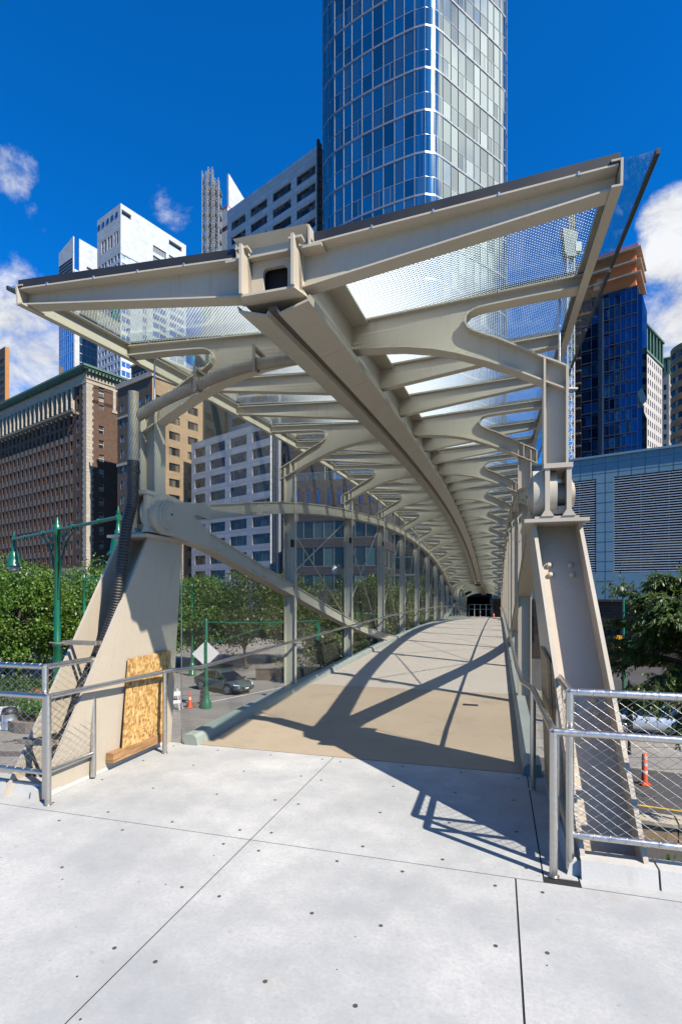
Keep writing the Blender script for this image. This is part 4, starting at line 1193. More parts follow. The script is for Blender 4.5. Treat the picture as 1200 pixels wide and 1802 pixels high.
def lattice(mb, x, y, w, z0, z1, bay, r=.09, full=True):
    cs = [(x-w/2,y-w/2),(x+w/2,y-w/2),(x+w/2,y+w/2),(x-w/2,y+w/2)]
    for cx_, cy_ in cs: mb.box(cx_-r, cx_+r, cy_-r, cy_+r, z0, z1)
    z = z0; k = 0
    while z < z1-bay*.5:
        zt_ = min(z+bay, z1)
        for i in range(4):
            a, c2 = cs[i], cs[(i+1) % 4]
            if k % 2: a, c2 = c2, a
            mb.tube([(a[0],a[1],z), (c2[0],c2[1],zt_)], r*.8, 4, 0, False); mb.tube([(a[0],a[1],z), (c2[0],c2[1],z)], r*.7, 4, 0, False)
        z += bay; k += 1
hx, hy = pw(372, 168), 168.
ho = thing('construction_hoist', 'tall lattice hoist mast of a building site between the white and grey towers', 'hoist', (hx, hy, GZ))
mb = MB()
for du, vt in ((-11.6, 303), (-1.2, 296), (9.5, 315)):
    lattice(mb, du*168/933, 0, 1.3, 40, pz(vt, 168)-GZ, 1.7, .11)
mb.build('mast', M['frameg'], ho)
mb = MB(); zt_ = pz(330, 168)-GZ
for i in range(24):
    mb.box(-2.6, 2.6, .6, 4.0, zt_-3.9*i, zt_-3.9*i+.35); mb.box(-2.2, 1.8, 1.2, 1.3, zt_-3.9*i+.35, zt_-3.9*i+1.5)
mb.box(-2.4, -2.1, 3.6, 3.9, 40, zt_); mb.box(2.1, 2.4, 3.6, 3.9, 40, zt_)
mb.build('landing', M['frameg'], ho)
c = MB(); c.box(-1.6, 1.6, .6, 3.8, zt_-14, zt_-11); c.build('hoist_cage', M['darkpanel'], ho)

# ---- white and brown building above the podium
b = Bldg('cream_building', 'cream and brown building just above the dark glass podium', 541, 125, -35.7, 'building')
rows = [(10+3.5*i, 10+3.5*i+1.9) for i in range(9)]
b.face(-2.4, 0, 1, 0, 2.4, GZ, 44, (), (), .3, 1); b.face(0, 0, 0, 1, 24, GZ, 44, [(1,2.6),(4.4,6.6),(8.4,10.6),(12.4,14.6),(17,19.4)], rows, .3, 0, 'a'); b.shell(2.4, 24, 44)
b.done([M['tan'], M['whitepanel']], {'a': wstyle('win', 'framed', 2, 1, .1)})

# ---- dark glass podium
b = Bldg('glass_podium', 'low dark glass office building with grey bands behind the left truss', 664, 75, -16.5, 'building')
W1 = b.ufor(497, 0); W2 = 62.; ZT = 18.3
bands = [(-4.6, .2), (2.2, 4.5), (5.7, 8.5), (9.8, 12.3)]
b.face(-W1, 0, 1, 0, W1, GZ, 13.6, span(.15, W1-.15, 9, .985), bands, .12, 0, 'g')
b.face(-W1, 0, 1, 0, W1, 13.6, ZT, span(.2, W1-.2, 9, .5), [(14.6, 17.1)], .15, 0, 'u')
b.face(0, 0, 0, 1, W2, GZ, ZT, span(.1, W2-.1, 40, .985), bands + [(14.2, 17.3)], .12, 0, 'g')
b.shell(W1, W2, ZT)
c = MB()
for i in range(10):
    x0 = -W1 + i*(W1/9.) - .45
    for j in range(8): c.box(max(-W1,x0), min(0,x0+.9), -.10, 0, 14.6-GZ+j*.31, 14.6-GZ+j*.31+.16)
b.add('brown_louvre', c, masonry('brown_terracotta', (.10,.07,.055), (.13,.09,.07)))
c = MB(); z = ZT-GZ
for i in range(10):
    c.quad((-W1+i*W1/10+.05, .05, z+.05), (-W1+(i+1)*W1/10-.05, .05, z+.05), (-W1+(i+1)*W1/10-.05, .05, z+1.15), (-W1+i*W1/10+.05, .05, z+1.15))
b.add('terrace_glass', c, M['glassclear'])
c = MB(); c.box(-W1, .05, .02, .08, z+1.15, z+1.2); b.add('terrace_rail', c, M['steel'])
b.done([M['darkpanel']], {'g': wstyle('podgl', 'frameg', 1, 1, .09), 'u': wstyle('deepbl', 'framed', 1, 1, .06)})

# ---- landing hall at the far end of the bridge
b = bthing('landing_hall', 'dark glazed hall that the far end of the bridge runs into', 'building', 0, 62, GZ)
mb = MB(); mb.box(-9, -4.2, 62.6, 74, GZ, 7); mb.box(1.6, 8, 62.6, 74, GZ, 7); mb.box(-9, 8, 62.6, 74, 1.35, 7.02); mb.box(-4.2, 1.6, 60.6, 74, GZ, -1.12); mb.box(-4.2, 1.6, 73, 74, -1.12, 1.35)
mb.build('wall', M['darkpanel'], b)
for i in range(3):
    mb = MB(); mb.quad((-.9+i*.75,62.7,-1.1),(-.25+i*.75,62.7,-1.1),(-.25+i*.75,62.7,1.3),(-.9+i*.75,62.7,1.3)); mb.build('glass_door', M['podgl'], b)
gt = bthing('site_fence', 'white framed temporary fence closing the far end of the bridge', 'fence', TC, 60.3, -1)
z0 = deckz(60.3)
for i in range(4):
    mb = MB(); x0 = TC-1.6+i*.62
    for xx in (x0, x0+.58): mb.box(xx-.02, xx+.02, 60.3, 60.34, z0, z0+1.45)
    for zz in (z0+.08, z0+.9, z0+1.42): mb.box(x0, x0+.58, 60.3, 60.34, zz-.02, zz+.02)
    mb.build('fence_frame', M['framew'], gt)

# ---- louvred blue building (right)
b = Bldg('louvred_building', 'low pale blue panelled building with wide horizontal louvres behind the right tree', 1003, 53, -35.7)
ZT = pz(812, 53); ZB = 1.15; L1 = 30.
# local x runs along the facade, towards the viewer's right; corner placed at far right end
kx = lambda u: (( (u-U0)/F_PX*b.y - b.x) / (cos(b.rot) - (u-U0)/F_PX*sin(b.rot)))
f0, f1, f2 = -8., kx(1049), kx(1080)
b.face(f0, 0, 1, 0, L1-f0, ZB, ZT, [(-1.4-f0, f1-f0), (f2-f0, L1-1-f0)], [(3.7, ZT-2.05)], .6, 0)
b.face(f0, .5, 1, 0, L1-f0, GZ, ZB, [(2+4*i, 4.4+4*i) for i in range(8)], [(-3.5, -.6)], .3, 1, 'a')
w = b.w; zt_ = ZT-GZ; zb_ = ZB-GZ
w.quad((L1,0,0),(L1,16,0),(L1,16,zt_),(L1,0,zt_)); w.quad((f0,16,0),(f0,0,0),(f0,0,zt_),(f0,16,zt_)); w.quad((f0,0,zt_),(L1,0,zt_),(L1,16,zt_),(f0,16,zt_)); w.quad((f0,0,zb_),(L1,0,zb_),(L1,.5,zb_),(f0,.5,zb_)); w.quad((f0,16,0),(L1,16,0),(L1,16,zt_),(f0,16,zt_))
b.done([M['bluepanel'], M['brick']], {'a': wstyle('win', 'framed', 2, 1, .08)})
b = b
c = MB(); nj = int((L1-f0)/1.12)
for i in range(nj):
    xx = f0 + i*1.12
    inl = (-1.4 < xx < f1) or (f2 < xx < L1-1)
    if inl: c.box(xx, xx+.02, -.012, -.004, ZT-2.05-GZ, zt_)
    else: c.box(xx, xx+.02, -.012, -.004, zb_, zt_)
for j in range(13):
    zz = ZT - .62 - j*.95 - GZ
    if zz < zb_: break
    if j < 2: c.box(f0, L1, -.012, -.004, zz, zz+.02)
    else: c.box(f1, f2, -.012, -.004, zz, zz+.02)
b.add('panel_joint', c, M['framed'])
c = MB(); c.box(f0, L1, -.22, -.013, zt_-.02, zt_+.18); b.add('coping', c, M['bluepanel'])
c = MB(); c.box(f0, L1, -.06, -.013, zb_-.22, zb_-.02); b.add('shadow_gap', c, M['framed'])
for a0, a1 in ((-1.4, f1), (f2, L1-1)):
    c = MB(); zz = 3.75-GZ
    while zz < ZT-2.1-GZ:
        c.hexa([(a0,.02,zz),(a1,.02,zz),(a1,.20,zz+.05),(a0,.20,zz+.05),(a0,.02,zz+.075),(a1,.02,zz+.075),(a1,.20,zz+.125),(a0,.20,zz+.125)]); zz += .235
    lv = b.add('louvre_bank', c, flat('aluminium_louvre', (.55,.58,.6), .4))
    c = MB()
    xx = a0
    while xx < a1: c.box(xx, xx+.05, .05, .25, 3.7-GZ, ZT-2.1-GZ); xx += 2.24
    b.add('louvre_mullion', c, M['frameg'], lv)
    c = MB(); c.quad((a0,.58,3.7-GZ),(a1,.58,3.7-GZ),(a1,.58,ZT-2.05-GZ),(a0,.58,ZT-2.05-GZ)); b.add('plenum_back', c, M['dark'], lv)
c = MB()
for q0, q1, za, zb in ((f2+.6, f2+3.2, 4.2, 5.5), (f2+3.2, L1-1.5, 5.6, 6.6), (f2+6.2, f2+7.0, 4.0, 5.6)): c.box(q0, q1, .40, .5, za-GZ, zb-GZ)
b.add('ochre_duct', c, flat('ochre_paint', (.42,.24,.04)))

# ---- blue glass tower under construction (right)
b = Bldg('blue_glass_tower', 'deep blue glass tower with orange netted floors still open at its top', 1122, 140, -35.7, 'skyscraper')
W1 = b.ufor(1006, 0); W2 = b.ufor(1132, 1); ZT = pz(500, 140)
Wd = W1 - b.ufor(1022, 0)
rows = [(ZT-3.7-3.5*i, ZT-.4-3.5*i) for i in range(22)]
gx = lambda u: W1 - b.ufor(u, 0)
b.face(-W1+Wd, 0, 1, 0, W1-Wd, GZ, ZT, [(.05, gx(1040)-Wd), (gx(1040)-Wd+.08, gx(1052)-Wd)] + span(gx(1062)-Wd, W1-Wd-.1, 6, .96), rows, .1, 0, 'a')
b.face(0, 0, 0, 1, W2, GZ, ZT, span(.1, W2-.1, 5, .95), rows, .1, 0, 'a')
b.shell(W1-Wd, W2, ZT)
c = MB(); c.box(-W1+gx(1053), -W1+gx(1061), -.25, -.0, 0, ZT-GZ-1); b.add('pale_glass_strip', c, M['skygl'])
c = MB()
for i in range(27):
    zz = 6+3.5*i
    if zz > ZT-GZ+1: break
    c.box(-W1-.6, -W1+Wd, -.6, 8, zz, zz+.35)
b.add('open_floor', c, M['stonedark'])
c = MB(); c.box(-W1+.5, -W1+Wd-.1, .8, 8, 0, ZT-GZ); b.add('dark_core', c, flat('oxide_red_core', (.06,.02,.018)))
zz = ZT-GZ; nets = flat('orange_safety_netting', (.95,.23,.05), .7)
for i in range(3):
    c = MB(); c.box(-W1+1.5, -.5, .5, W2-.5, zz+3.3*i, zz+3.3*i+2.95); ne = b.add('netted_floor', c, nets)
    c = MB(); c.box(-W1+1.2, .8, -.7, W2+.3, zz+3.3*i+2.95, zz+3.3*(i+1)); b.add('floor_slab', c, M['stone'], ne)
c = MB(); c.box(-W1+1.4, .2, -.3, W2-.5, zz+9.9, zz+10.9); b.add('top_netting', c, flat('magenta_safety_mesh', (.5,.2,.35), .7))
for za in (60, 22):
    c = MB(); c.prism([(-.1, za), (1.0, za+1.2), (1.0, za+26 if za == 60 else za+34), (-.1, za+26 if za == 60 else za+34)], 'y', .2, W2-1); b.add('projecting_bay', c, M['deepbl'])
b.done([M['framed']], {'a': wstyle('deepbl', 'framed', 1, 2, .07, None, [.8])})
cx_ = pw(1002, 118); cr_ = thing('tower_crane', 'white lattice tower crane mast beside the blue glass tower', 'crane', (cx_, 118, GZ))
mb = MB(); lattice(mb, 0, 0, 1.5, 0, pz(455, 118)-GZ, 1.5, .1); mb.build('mast', M['framew'], cr_)
mb = MB(); zz = pz(455, 118)-GZ
mb.box(-1.1, 1.1, -1.1, 1.1, zz, zz+.8); mb.prism([(-1.3, zz+.8), (1.0, zz+.8), (1.6, zz+5.5), (-1.8, zz+6.5)], 'y', -.8, .8); mb.build('slewing_unit', M['frameg'], cr_)
mb = MB(); mb.box(1.0, 2.3, -.9, .5, zz+1.2, zz+3.3); mb.build('cab', M['framew'], cr_)
mb = MB(); mb.tube([(1,0,zz+1), (5.6,0,zz+1.6)], .12, 5); mb.tube([(3.5,0,zz+1.2), (5.6,0,zz+3.4), (5.6,0,zz+1.4)], .08, 5); mb.build('counter_jib', M['framew'], cr_)
mb = MB(); lattice(mb, .3, 0, 1.0, zz+6, zz+19.5, 1.3, .06); mb.build('jib', flat('crane_yellow', (.6,.42,.03)), cr_)
for zq in (30, 52): mb = MB(); mb.box(-1.3, 1.3, -1.3, 1.3, zq, zq+.3); mb.build('mast_collar', M['framew'], cr_)

# ---- old towers with green crowns, and the round tower at the right edge
def crown(b, W1, W2, z, h, arcs):
    c = MB(); c.box(-W1-.4, .4, -.4, W2+.4, z, z+.8); c.box(-W1-.7, .7, -.7, W2+.7, z+h-.8, z+h); c.box(-W1+.6, -.6, .6, W2-.6, z+.8, z+h-.8)
    n = arcs
    for i in range(n+1):
        yy = (W2-.8)*i/n; c.box(-.7, .4, yy, yy+.8, z+.8, z+h-.8)
    for i in range(4):
        xx = -W1 + (W1-.8)*i/3; c.box(xx, xx+.8, -.4, .7, z+.8, z+h-.8)
    for i in range(n*3): c.box(-.2, 1.0, (W2)*i/(n*3), (W2)*i/(n*3)+.5, z+h-1.3, z+h-.8)
    b.add('copper_crown', c, M['copper'])
b = Bldg('white_stone_tower', 'white stone tower with green copper arcaded crown right of the blue glass tower', 1130, 180, -46, 'building')
W2 = b.ufor(1165, 1); ZT = pz(612, 180)
rows = [(10+3.6*i, 10+3.6*i+2.1) for i in range(22)]; rows = [r for r in rows if r[1] < ZT-1]
b.face(-10, 0, 1, 0, 10, GZ, ZT, [(1,2.4),(3.6,5),(6.2,7.6)], rows, .4, 0, 'a'); b.face(0, 0, 0, 1, W2, GZ, ZT, span(.5, W2-.5, 9, .42), rows, .4, 0, 'a'); b.shell(10, W2, ZT)
crown(b, 10, W2, ZT-GZ, 9.5, 6); b.done([masonry('white_terracotta', (.56,.52,.49), (.48,.45,.42))], {'a': wstyle('win', 'framed', 1, 2, .12)})
b = Bldg('slate_stone_tower', 'narrow grey stone tower with green mansard crown behind the white stone one', 1177, 330, -38, 'building')
W1 = b.ufor(1157, 0); W2 = 16; ZT = pz(655, 330)
rows = [(30+6.2*i, 30+6.2*i+3.4) for i in range(20)]; rows = [r for r in rows if r[1] < ZT-1]
b.face(-W1, 0, 1, 0, W1, GZ, ZT, [(.8,2.4),(3.2,4.8)], rows, .4, 0, 'a'); b.face(0, 0, 0, 1, W2, GZ, ZT, span(.5, W2-.5, 5, .42), rows, .4, 0, 'a'); b.shell(W1, W2, ZT)
crown(b, W1, W2, ZT-GZ, 9.5, 4); b.done([masonry('grey_beige_stone', (.36,.33,.29), (.30,.27,.24))], {'a': wstyle('win', 'framed', 1, 2, .14)})
rt = thing('round_tower', 'tan round office tower with ribbon windows at the right edge', 'building', (pw(1232, 200), 200, GZ))
zt_ = pz(610, 200)-GZ; mb = MB(); gl_ = MB()
for i in range(24):
    z = zt_ - 2.2 - 4.6*i
    if z < 4: break
    mb.cyl((0,0,z), 9.6, 2.3, 40)
    for k in range(40):
        a0, a1 = 2*pi*k/40, 2*pi*(k+.93)/40
        gl_.quad((9.3*cos(a0),9.3*sin(a0),z-2.3),(9.3*cos(a1),9.3*sin(a1),z-2.3),(9.3*cos(a1),9.3*sin(a1),z),(9.3*cos(a0),9.3*sin(a0),z))
mb.cyl((0,0,0), 9.0, zt_-3, 40); mb.build('wall', M['tan'], rt); o = gl_.build('ribbon_window', M['win'], rt)
# ------------------------------------------------------------------ ground
def paving(name, c, c2, bwid, bh, mort=(.6,.6,.6), rough=.85):
    n = NT(name); co = n.coord()
    br = n.N('ShaderNodeTexBrick'); n.L(co, br.inputs[0]); br.inputs['Scale'].default_value = 1
    br.inputs['Brick Width'].default_value = bwid; br.inputs['Row Height'].default_value = bh; br.inputs['Mortar Size'].default_value = bh*.04
    br.inputs['Color1'].default_value = tuple(c)+(1,); br.inputs['Color2'].default_value = tuple(c2)+(1,); br.inputs['Mortar'].default_value = tuple(sc3(c,.5))+(1,)
    a = n.noise(.35, 6, .65, co); f = n.noise(25, 3, .6, co)
    col = n.mix(n.ramp(a, .4, .7, 0, .45), br.outputs['Color'], sc3(c, .55)); col = n.mix(n.ramp(f, .4, .75, 0, .3), col, sc3(c, .6))
    n.base(col).set(rough=rough, spec=.25); n.bump(f, .004, .4); return n.m
def asphalt(name, c):
    n = NT(name); co = n.coord(); a = n.noise(.3, 6, .65, co); f = n.noise(60, 3, .6, co); cr = n.noise(1.6, 8, .75, co)
    col = n.mix(n.ramp(a, .35, .7), c, sc3(c, 1.5)); col = n.mix(n.ramp(f, .4, .75, 0, .5), col, sc3(c, .55)); col = n.mix(n.ramp(cr, .62, .7, 0, .5), col, sc3(c, .5))
    n.base(col).set(rough=.85, spec=.25); n.bump(f, .004, .4); return n.m
M['sidewalk'] = paving('concrete_sidewalk', (.30,.28,.25), (.34,.315,.28), 1.5, 1.5)
M['asphalt'] = asphalt('grey_asphalt', (.07,.068,.068)); M['asphaltl'] = asphalt('sun_bleached_asphalt', (.20,.19,.175))
M['pavers'] = paving('stone_plaza_pavers', (.27,.25,.215), (.32,.295,.26), .6, .3)
M['paverd'] = paving('dark_stone_band', (.12,.105,.1), (.14,.12,.11), .6, .3)
M['roadwhite'] = flat('worn_white_paint', (.62,.61,.58)); M['roadyellow'] = flat('yellow_road_paint', (.62,.40,.02))
def ground(name, pts, z, mat, label=None):
    mb = MB(); mb.add([(x, y, z) for x, y in pts], [tuple(range(len(pts)))]); o = mb.build(name, mat); o['kind'] = 'structure'; return o
ground('ground', [(-900,-400),(900,-400),(900,1600),(-900,1600)], GZ-.16, M['sidewalk'])
ground('plaza_paving', [(-60,6),(-2,6),(-2,31),(-13,36),(-60,36)], GZ-.02, M['pavers'])
for i, (y0, y1) in enumerate(((20.3,20.9),(23.6,24.3),(16.5,17.0))):
    ground('paving_band', [(-60,y0),(-11,y0-1.5),(-11,y1-1.5),(-60,y1)], GZ-.016, M['paverd'])
# road running across behind the near pavements, in the city grid direction
gd = Vector((.86,-.51)).normalized(); gn = Vector((.51,.86)).normalized()
def strip(name, c, half, L0, L1, z, mat):
    a = Vector(c)
    P = [a+gd*L0-gn*half, a+gd*L1-gn*half, a+gd*L1+gn*half, a+gd*L0+gn*half]
    return ground(name, [tuple(p) for p in P], z, mat)
# light road left of the bridge (beyond the cones) and dark road at the right
ground('road', [(-80,33.5),(-13,33.5),(-7.5,29),(6,24),(14,36),(14,60),(-80,60)], GZ-.012, M['asphaltl'])
ground('road', [(5.5,8.5),(60,-18),(60,-3),(33,10.5),(20,16.8),(12.,20.3),(7,22.5)], GZ-.012, M['asphalt'])
ground('road', [(14,31),(60,8),(90,8),(90,28),(20,60),(14,60)], GZ-.012, M['asphalt'])
mb = MB()
for (p0, p1, wd) in (((-8.2,33.3),(-4.2,38.6),.16),):
    a, c = Vector(p0), Vector(p1); n2 = Vector((-(c-a).y, (c-a).x)).normalized()*wd/2
    mb.add([(*(a-n2),GZ-.008), (*(c-n2),GZ-.008), (*(c+n2),GZ-.008), (*(a+n2),GZ-.008)], [(0,1,2,3)])
a, c = Vector((-7.9,32.6)), Vector((-1.,42.)); n2 = Vector((-(c-a).y, (c-a).x)).normalized()*.08
for off in (2.2, 3.6):
    for i in range(5):
        pass
o = mb.build('road_marking', M['roadwhite']); o['kind'] = 'structure'
mb = MB(); a, c = Vector((6.2,18.6)), Vector((34,6.)); n2 = Vector((-(c-a).y, (c-a).x)).normalized()*.06
mb.add([(*(a-n2),GZ-.008), (*(c-n2),GZ-.008), (*(c+n2),GZ-.008), (*(a+n2),GZ-.008)], [(0,1,2,3)])
a, c = Vector((12,37.4)), Vector((34,30.)); n2 = Vector((-(c-a).y, (c-a).x)).normalized()*.14
mb.add([(*(a-n2),GZ-.008), (*(c-n2),GZ-.008), (*(c+n2),GZ-.008), (*(a+n2),GZ-.008)], [(0,1,2,3)])
o = mb.build('road_marking', M['roadyellow']); o['kind'] = 'structure'
# kerb of the far pavement, right
kb = thing('street_kerb', 'long stone kerb along the far side of the dark road at the right', 'kerb', (12, 20.4, GZ))
mb = MB(); mb.sweep([(-5,2.2,-.05),(0,0,-.05),(8,-3.6,-.05),(21,-9.9,-.05),(48,-23,-.05)], (0,0,1), .16, .16); mb.build('kerb_run', M['stone'], kb)
# low masonry wall in the right foreground with plants at its foot
wl = thing('masonry_wall', 'low tan stone wall beyond the right guard rail along the near side of the road', 'wall', (9.2, 14.2, GZ))
mb = MB()
for i in range(14):
    p = Vector((-2.6+i*1.25, 1.2-i*.52)); q = p + Vector((1.22,-.51)); n2 = Vector((.39,.92))*.28
    h = .50 + .03*((i*7) % 3)
    mb.hexa([(*(p-n2),0),(*(q-n2),0),(*(q+n2),0),(*(p+n2),0),(*(p-n2),h),(*(q-n2),h),(*(q+n2),h),(*(p+n2),h)])
mb.build('wall', M['tan'], wl)
mb = MB()
for i in range(14):
    p = Vector((-2.6+i*1.25, 1.2-i*.52)); q = p + Vector((1.23,-.513)); n2 = Vector((.39,.92))*.34
    h = .52 + .03*((i*7) % 3)
    mb.hexa([(*(p-n2),h),(*(q-n2),h),(*(q+n2),h),(*(p+n2),h),(*(p-n2),h+.1),(*(q-n2),h+.1),(*(q+n2),h+.1),(*(p+n2),h+.1)])
mb.build('coping', M['stone'], wl)

# ------------------------------------------------------------------ vegetation
def leafmat(name, c1, c2, c3):
    n = NT(name); g = n.N('ShaderNodeNewGeometry'); r = g.outputs['Random Per Island']; co = n.coord()
    col = n.mix(r, c1, c2); col = n.mix(n.ramp(n.math('FRACT', n.math('MULTIPLY', r, 13.7)), .82, .9), col, c3)
    col = n.mix(n.ramp(n.noise(.7, 3, .6, co), .35, .65, 0, .5), col, c1)
    n.base(col).set(rough=.45, spec=.4)
    tl = n.N('ShaderNodeBsdfTranslucent'); n.L(n.mix(.5, col, (.18,.26,.03)), tl.inputs[0])
    mx = n.N('ShaderNodeMixShader'); mx.inputs[0].default_value = .32
    n.L(n.b.outputs[0], mx.inputs[1]); n.L(tl.outputs[0], mx.inputs[2]); n.L(mx.outputs[0], n.out.inputs[0]); return n.m
M['leaf1'] = leafmat('bright_locust_leaves', (.06,.14,.018), (.15,.27,.035), (.24,.34,.06))
M['leaf2'] = leafmat('olive_street_tree_leaves', (.05,.085,.016), (.12,.16,.03), (.20,.20,.04))
M['leaf3'] = leafmat('dark_oak_leaves', (.03,.07,.014), (.09,.16,.03), (.17,.23,.05))
M['bark'] = masonry('grey_brown_bark', (.075,.058,.042), (.11,.09,.07))
def leaf(mb, p, d, up, l, w_):
    s_ = d.cross(up); s_ = s_.normalized() if s_.length > 1e-4 else Vector((1,0,0))
    mb.add([p - s_*w_*.1, p + d*l*.45 - s_*w_ - up*l*.04, p + d*l, p + d*l*.45 + s_*w_ + up*l*.04], [(0,1,2,3)])
def rv(k=1.):
    while True:
        v = Vector((random.uniform(-1,1), random.uniform(-1,1), random.uniform(-1,1)))
        if 0 < v.length <= 1: return v*k
def make_tree(name, label, cat, loc, height, rad, mat, seed, nclump, nleaf, lsize, trunk_r=.14, crown_lo=.35, group=None, twig=.3):
    random.seed(seed)
    t = thing(name, label, cat, loc, 0, group)
    tr = MB(); cr = MB(); hc = height*(crown_lo+1)/2; hv = height*(1-crown_lo)/2
    bend = rv(.25)
    P = [Vector((0,0,0)), Vector((bend.x*.4,bend.y*.4,height*crown_lo*.6)), Vector((bend.x,bend.y,height*crown_lo)), Vector((bend.x*1.4,bend.y*1.4,height*.7)), Vector((bend.x*1.2,bend.y*1.5,height*.92))]
    tr.tube(P, [trunk_r*1.25, trunk_r, trunk_r*.85, trunk_r*.5, trunk_r*.15], 8)
    clumps = []
    for i in range(nclump):
        v = rv(); v = v.normalized()*(.35+.65*random.random()**.6)
        sq = 1 + .18*sin(5*atan2(v.y, v.x)+seed)
        c = Vector((v.x*rad*sq, v.y*rad*sq, hc + v.z*hv*(1 if v.z > 0 else .8)))
        clumps.append(c)
        if i % 3 == 0:
            st = P[2].lerp(P[3], random.random()); mid = st.lerp(c, .5) + Vector((0,0,-.1*rad))
            tr.tube([st, mid, c], [trunk_r*.38, trunk_r*.22, trunk_r*.06], 5, 0, False)
    for c in clumps:
        cs = rad*random.uniform(.20,.36)
        outd = (c - Vector((0,0,hc))).normalized()
        for j in range(nleaf):
            o = rv(cs); o.z *= .62
            p = c + o
            d = (outd*.5 + rv(1) + Vector((0,0,-.25))).normalized()
            up = (Vector((0,0,1)) + rv(.9)).normalized()
            leaf(cr, p, d, up, lsize*random.uniform(.7,1.3), lsize*.28)
    tr.build('trunk', M['bark'], t); cr.build('crown', mat, t)
    return t
tl = [(-22.,36,8.6,3.6,1),(-26.5,42,9.6,4.2,0),(-17.6,39,8.2,3.4,2),(-28,32,7.8,3.2,2),(-21.5,46,9.6,4.,0),(-15.,44,8.3,3.4,1),(-33,46,9.5,4.2,1),(-12.2,47,8.3,3.2,2)]
where = ['bright green tree behind the left railing, the second from the frame edge', 'tall bright green tree at the back left of the row before the brick tower', 'bright green tree directly behind the green double lamp post', 'bright green tree nearest the left frame edge', 'bright green tree at the back just right of the left lamp globe', 'bright green tree beside the top of the smaller green lamp post', 'bright green tree farthest left in the back row', 'bright green tree half hidden behind the left pylon']
for i, (x, y, h, r, kk) in enumerate(tl):
    make_tree('locust_tree', where[i], 'tree', (x,y,GZ), h, r, M['leaf1'], 20+i, 170, 90, .25, .15, .15, 'trees behind the left railing')
tm = [(-13.4,50,8.4,2.9,'olive green tree right of the left pylon behind the sign post'), (-8.6,48,8.9,3.9,'large rounded olive green tree above the parked car'), (-5.2,52,8.8,3.6,'olive green tree just left of the first inner truss post'),
      (-.2,40,5.4,2.2,'small olive tree under the mast arm signal right of the first truss post'), (4.5,58,9.3,3.4,'olive green tree before the podium between the second and third truss posts'), (8.8,62,9.,3.2,'olive green tree before the podium corner seen through the tie rods'), (1.0,60,8.2,3.0,'olive green tree low before the podium glass behind the dome camera')]
for i, (x, y, h, r, lab) in enumerate(tm):
    make_tree('street_tree', lab, 'tree', (x,y,GZ), h, r, M['leaf2'], 50+i, 150, 80, .25, .15, .14, 'trees along the street beyond the bridge')
# near tree at the right: drooping sprays of long leaves
def near_tree(loc):
    random.seed(91)
    t = thing('oak_tree', 'large dark green tree with drooping leafy sprays beside the right pylon', 'tree', loc)
    tr = MB(); cr = MB()
    base = [Vector((0,0,0)), Vector((-.05,.1,1.8)), Vector((-.15,.15,3.2)), Vector((-.1,.1,5.2)), Vector((0,0,7.2))]
    tr.tube(base, [.2,.16,.14,.09,.02], 10)
    for i in range(88):
        z0 = random.uniform(3.85, 7.0); st = Vector((-.1,.1,z0)); a = random.uniform(0, 2*pi)
        L_ = (2.9 if z0 < 5 else 2.9-(z0-5)*1.0)*random.uniform(.7,1.05)
        up0 = random.uniform(.1,.5) if z0 < 5 else random.uniform(.3,.9)
        P = []; d = Vector((cos(a), sin(a), up0)).normalized(); p = st.copy(); n = 12
        for k in range(n+1):
            P.append(p.copy()); d = (d + Vector((0,0,-.055)) + rv(.10)).normalized(); p = p + d*L_/n
        tr.tube(P, [.045*(1-k/n)+.006 for k in range(n+1)], 5, 0, False)
        for k in range(3, n+1):
            for m in range(5):
                q = P[k] + rv(.08); sd2 = (rv(1)*Vector((1,1,.45)) + (P[k]-P[k-1]).normalized()*.8).normalized()
                l2 = random.uniform(.28,.65); tw = [q]
                dd = sd2
                for e in range(6):
                    dd = (dd + Vector((0,0,-.10))).normalized(); tw.append(tw[-1] + dd*l2/6)
                tr.tube([tw[0], tw[3], tw[6]], [.006,.004,.002], 3, 0, False)
                for e in range(1, 7):
                    for g_ in range(3):
                        ld = (dd*.8 + rv(.9) + Vector((0,0,-.45))).normalized()
                        leaf(cr, tw[e]+rv(.03), ld, (Vector((0,0,1))+rv(.7)).normalized(), random.uniform(.10,.17), .024)
    tr.build('trunk', M['bark'], t); cr.build('crown', M['leaf3'], t); return t
near_tree((9.9, 14.6, GZ))
# low plants
def bush(name, label, loc, rx, ry, h, mat, n, seed, cat='shrub', group=None, flowers=0):
    random.seed(seed); t = thing(name, label, cat, loc, 0, group); mb = MB()
    for i in range(n):
        v = rv(); p = Vector((v.x*rx, v.y*ry, h*.5 + v.z*h*.5)); 
        leaf(mb, p, (rv(1)+Vector((0,0,.5))).normalized(), (Vector((0,0,1))+rv(.8)).normalized(), random.uniform(.1,.2), .045)
    mb.build('foliage', mat, t)
    if flowers:
        fb = MB()
        for i in range(flowers):
            a = random.uniform(0,2*pi); rr = random.random()**.5; p = Vector((cos(a)*rx*rr, sin(a)*ry*rr, h*random.uniform(.75,1.05)))
            for k in range(5):
                leaf(fb, p, Vector((cos(k*1.257),sin(k*1.257),.3)).normalized(), Vector((0,0,1)), .09, .03)
        fb.build('blossoms', flat('orange_red_petals', (.7,.12,.04)), t)
    return t
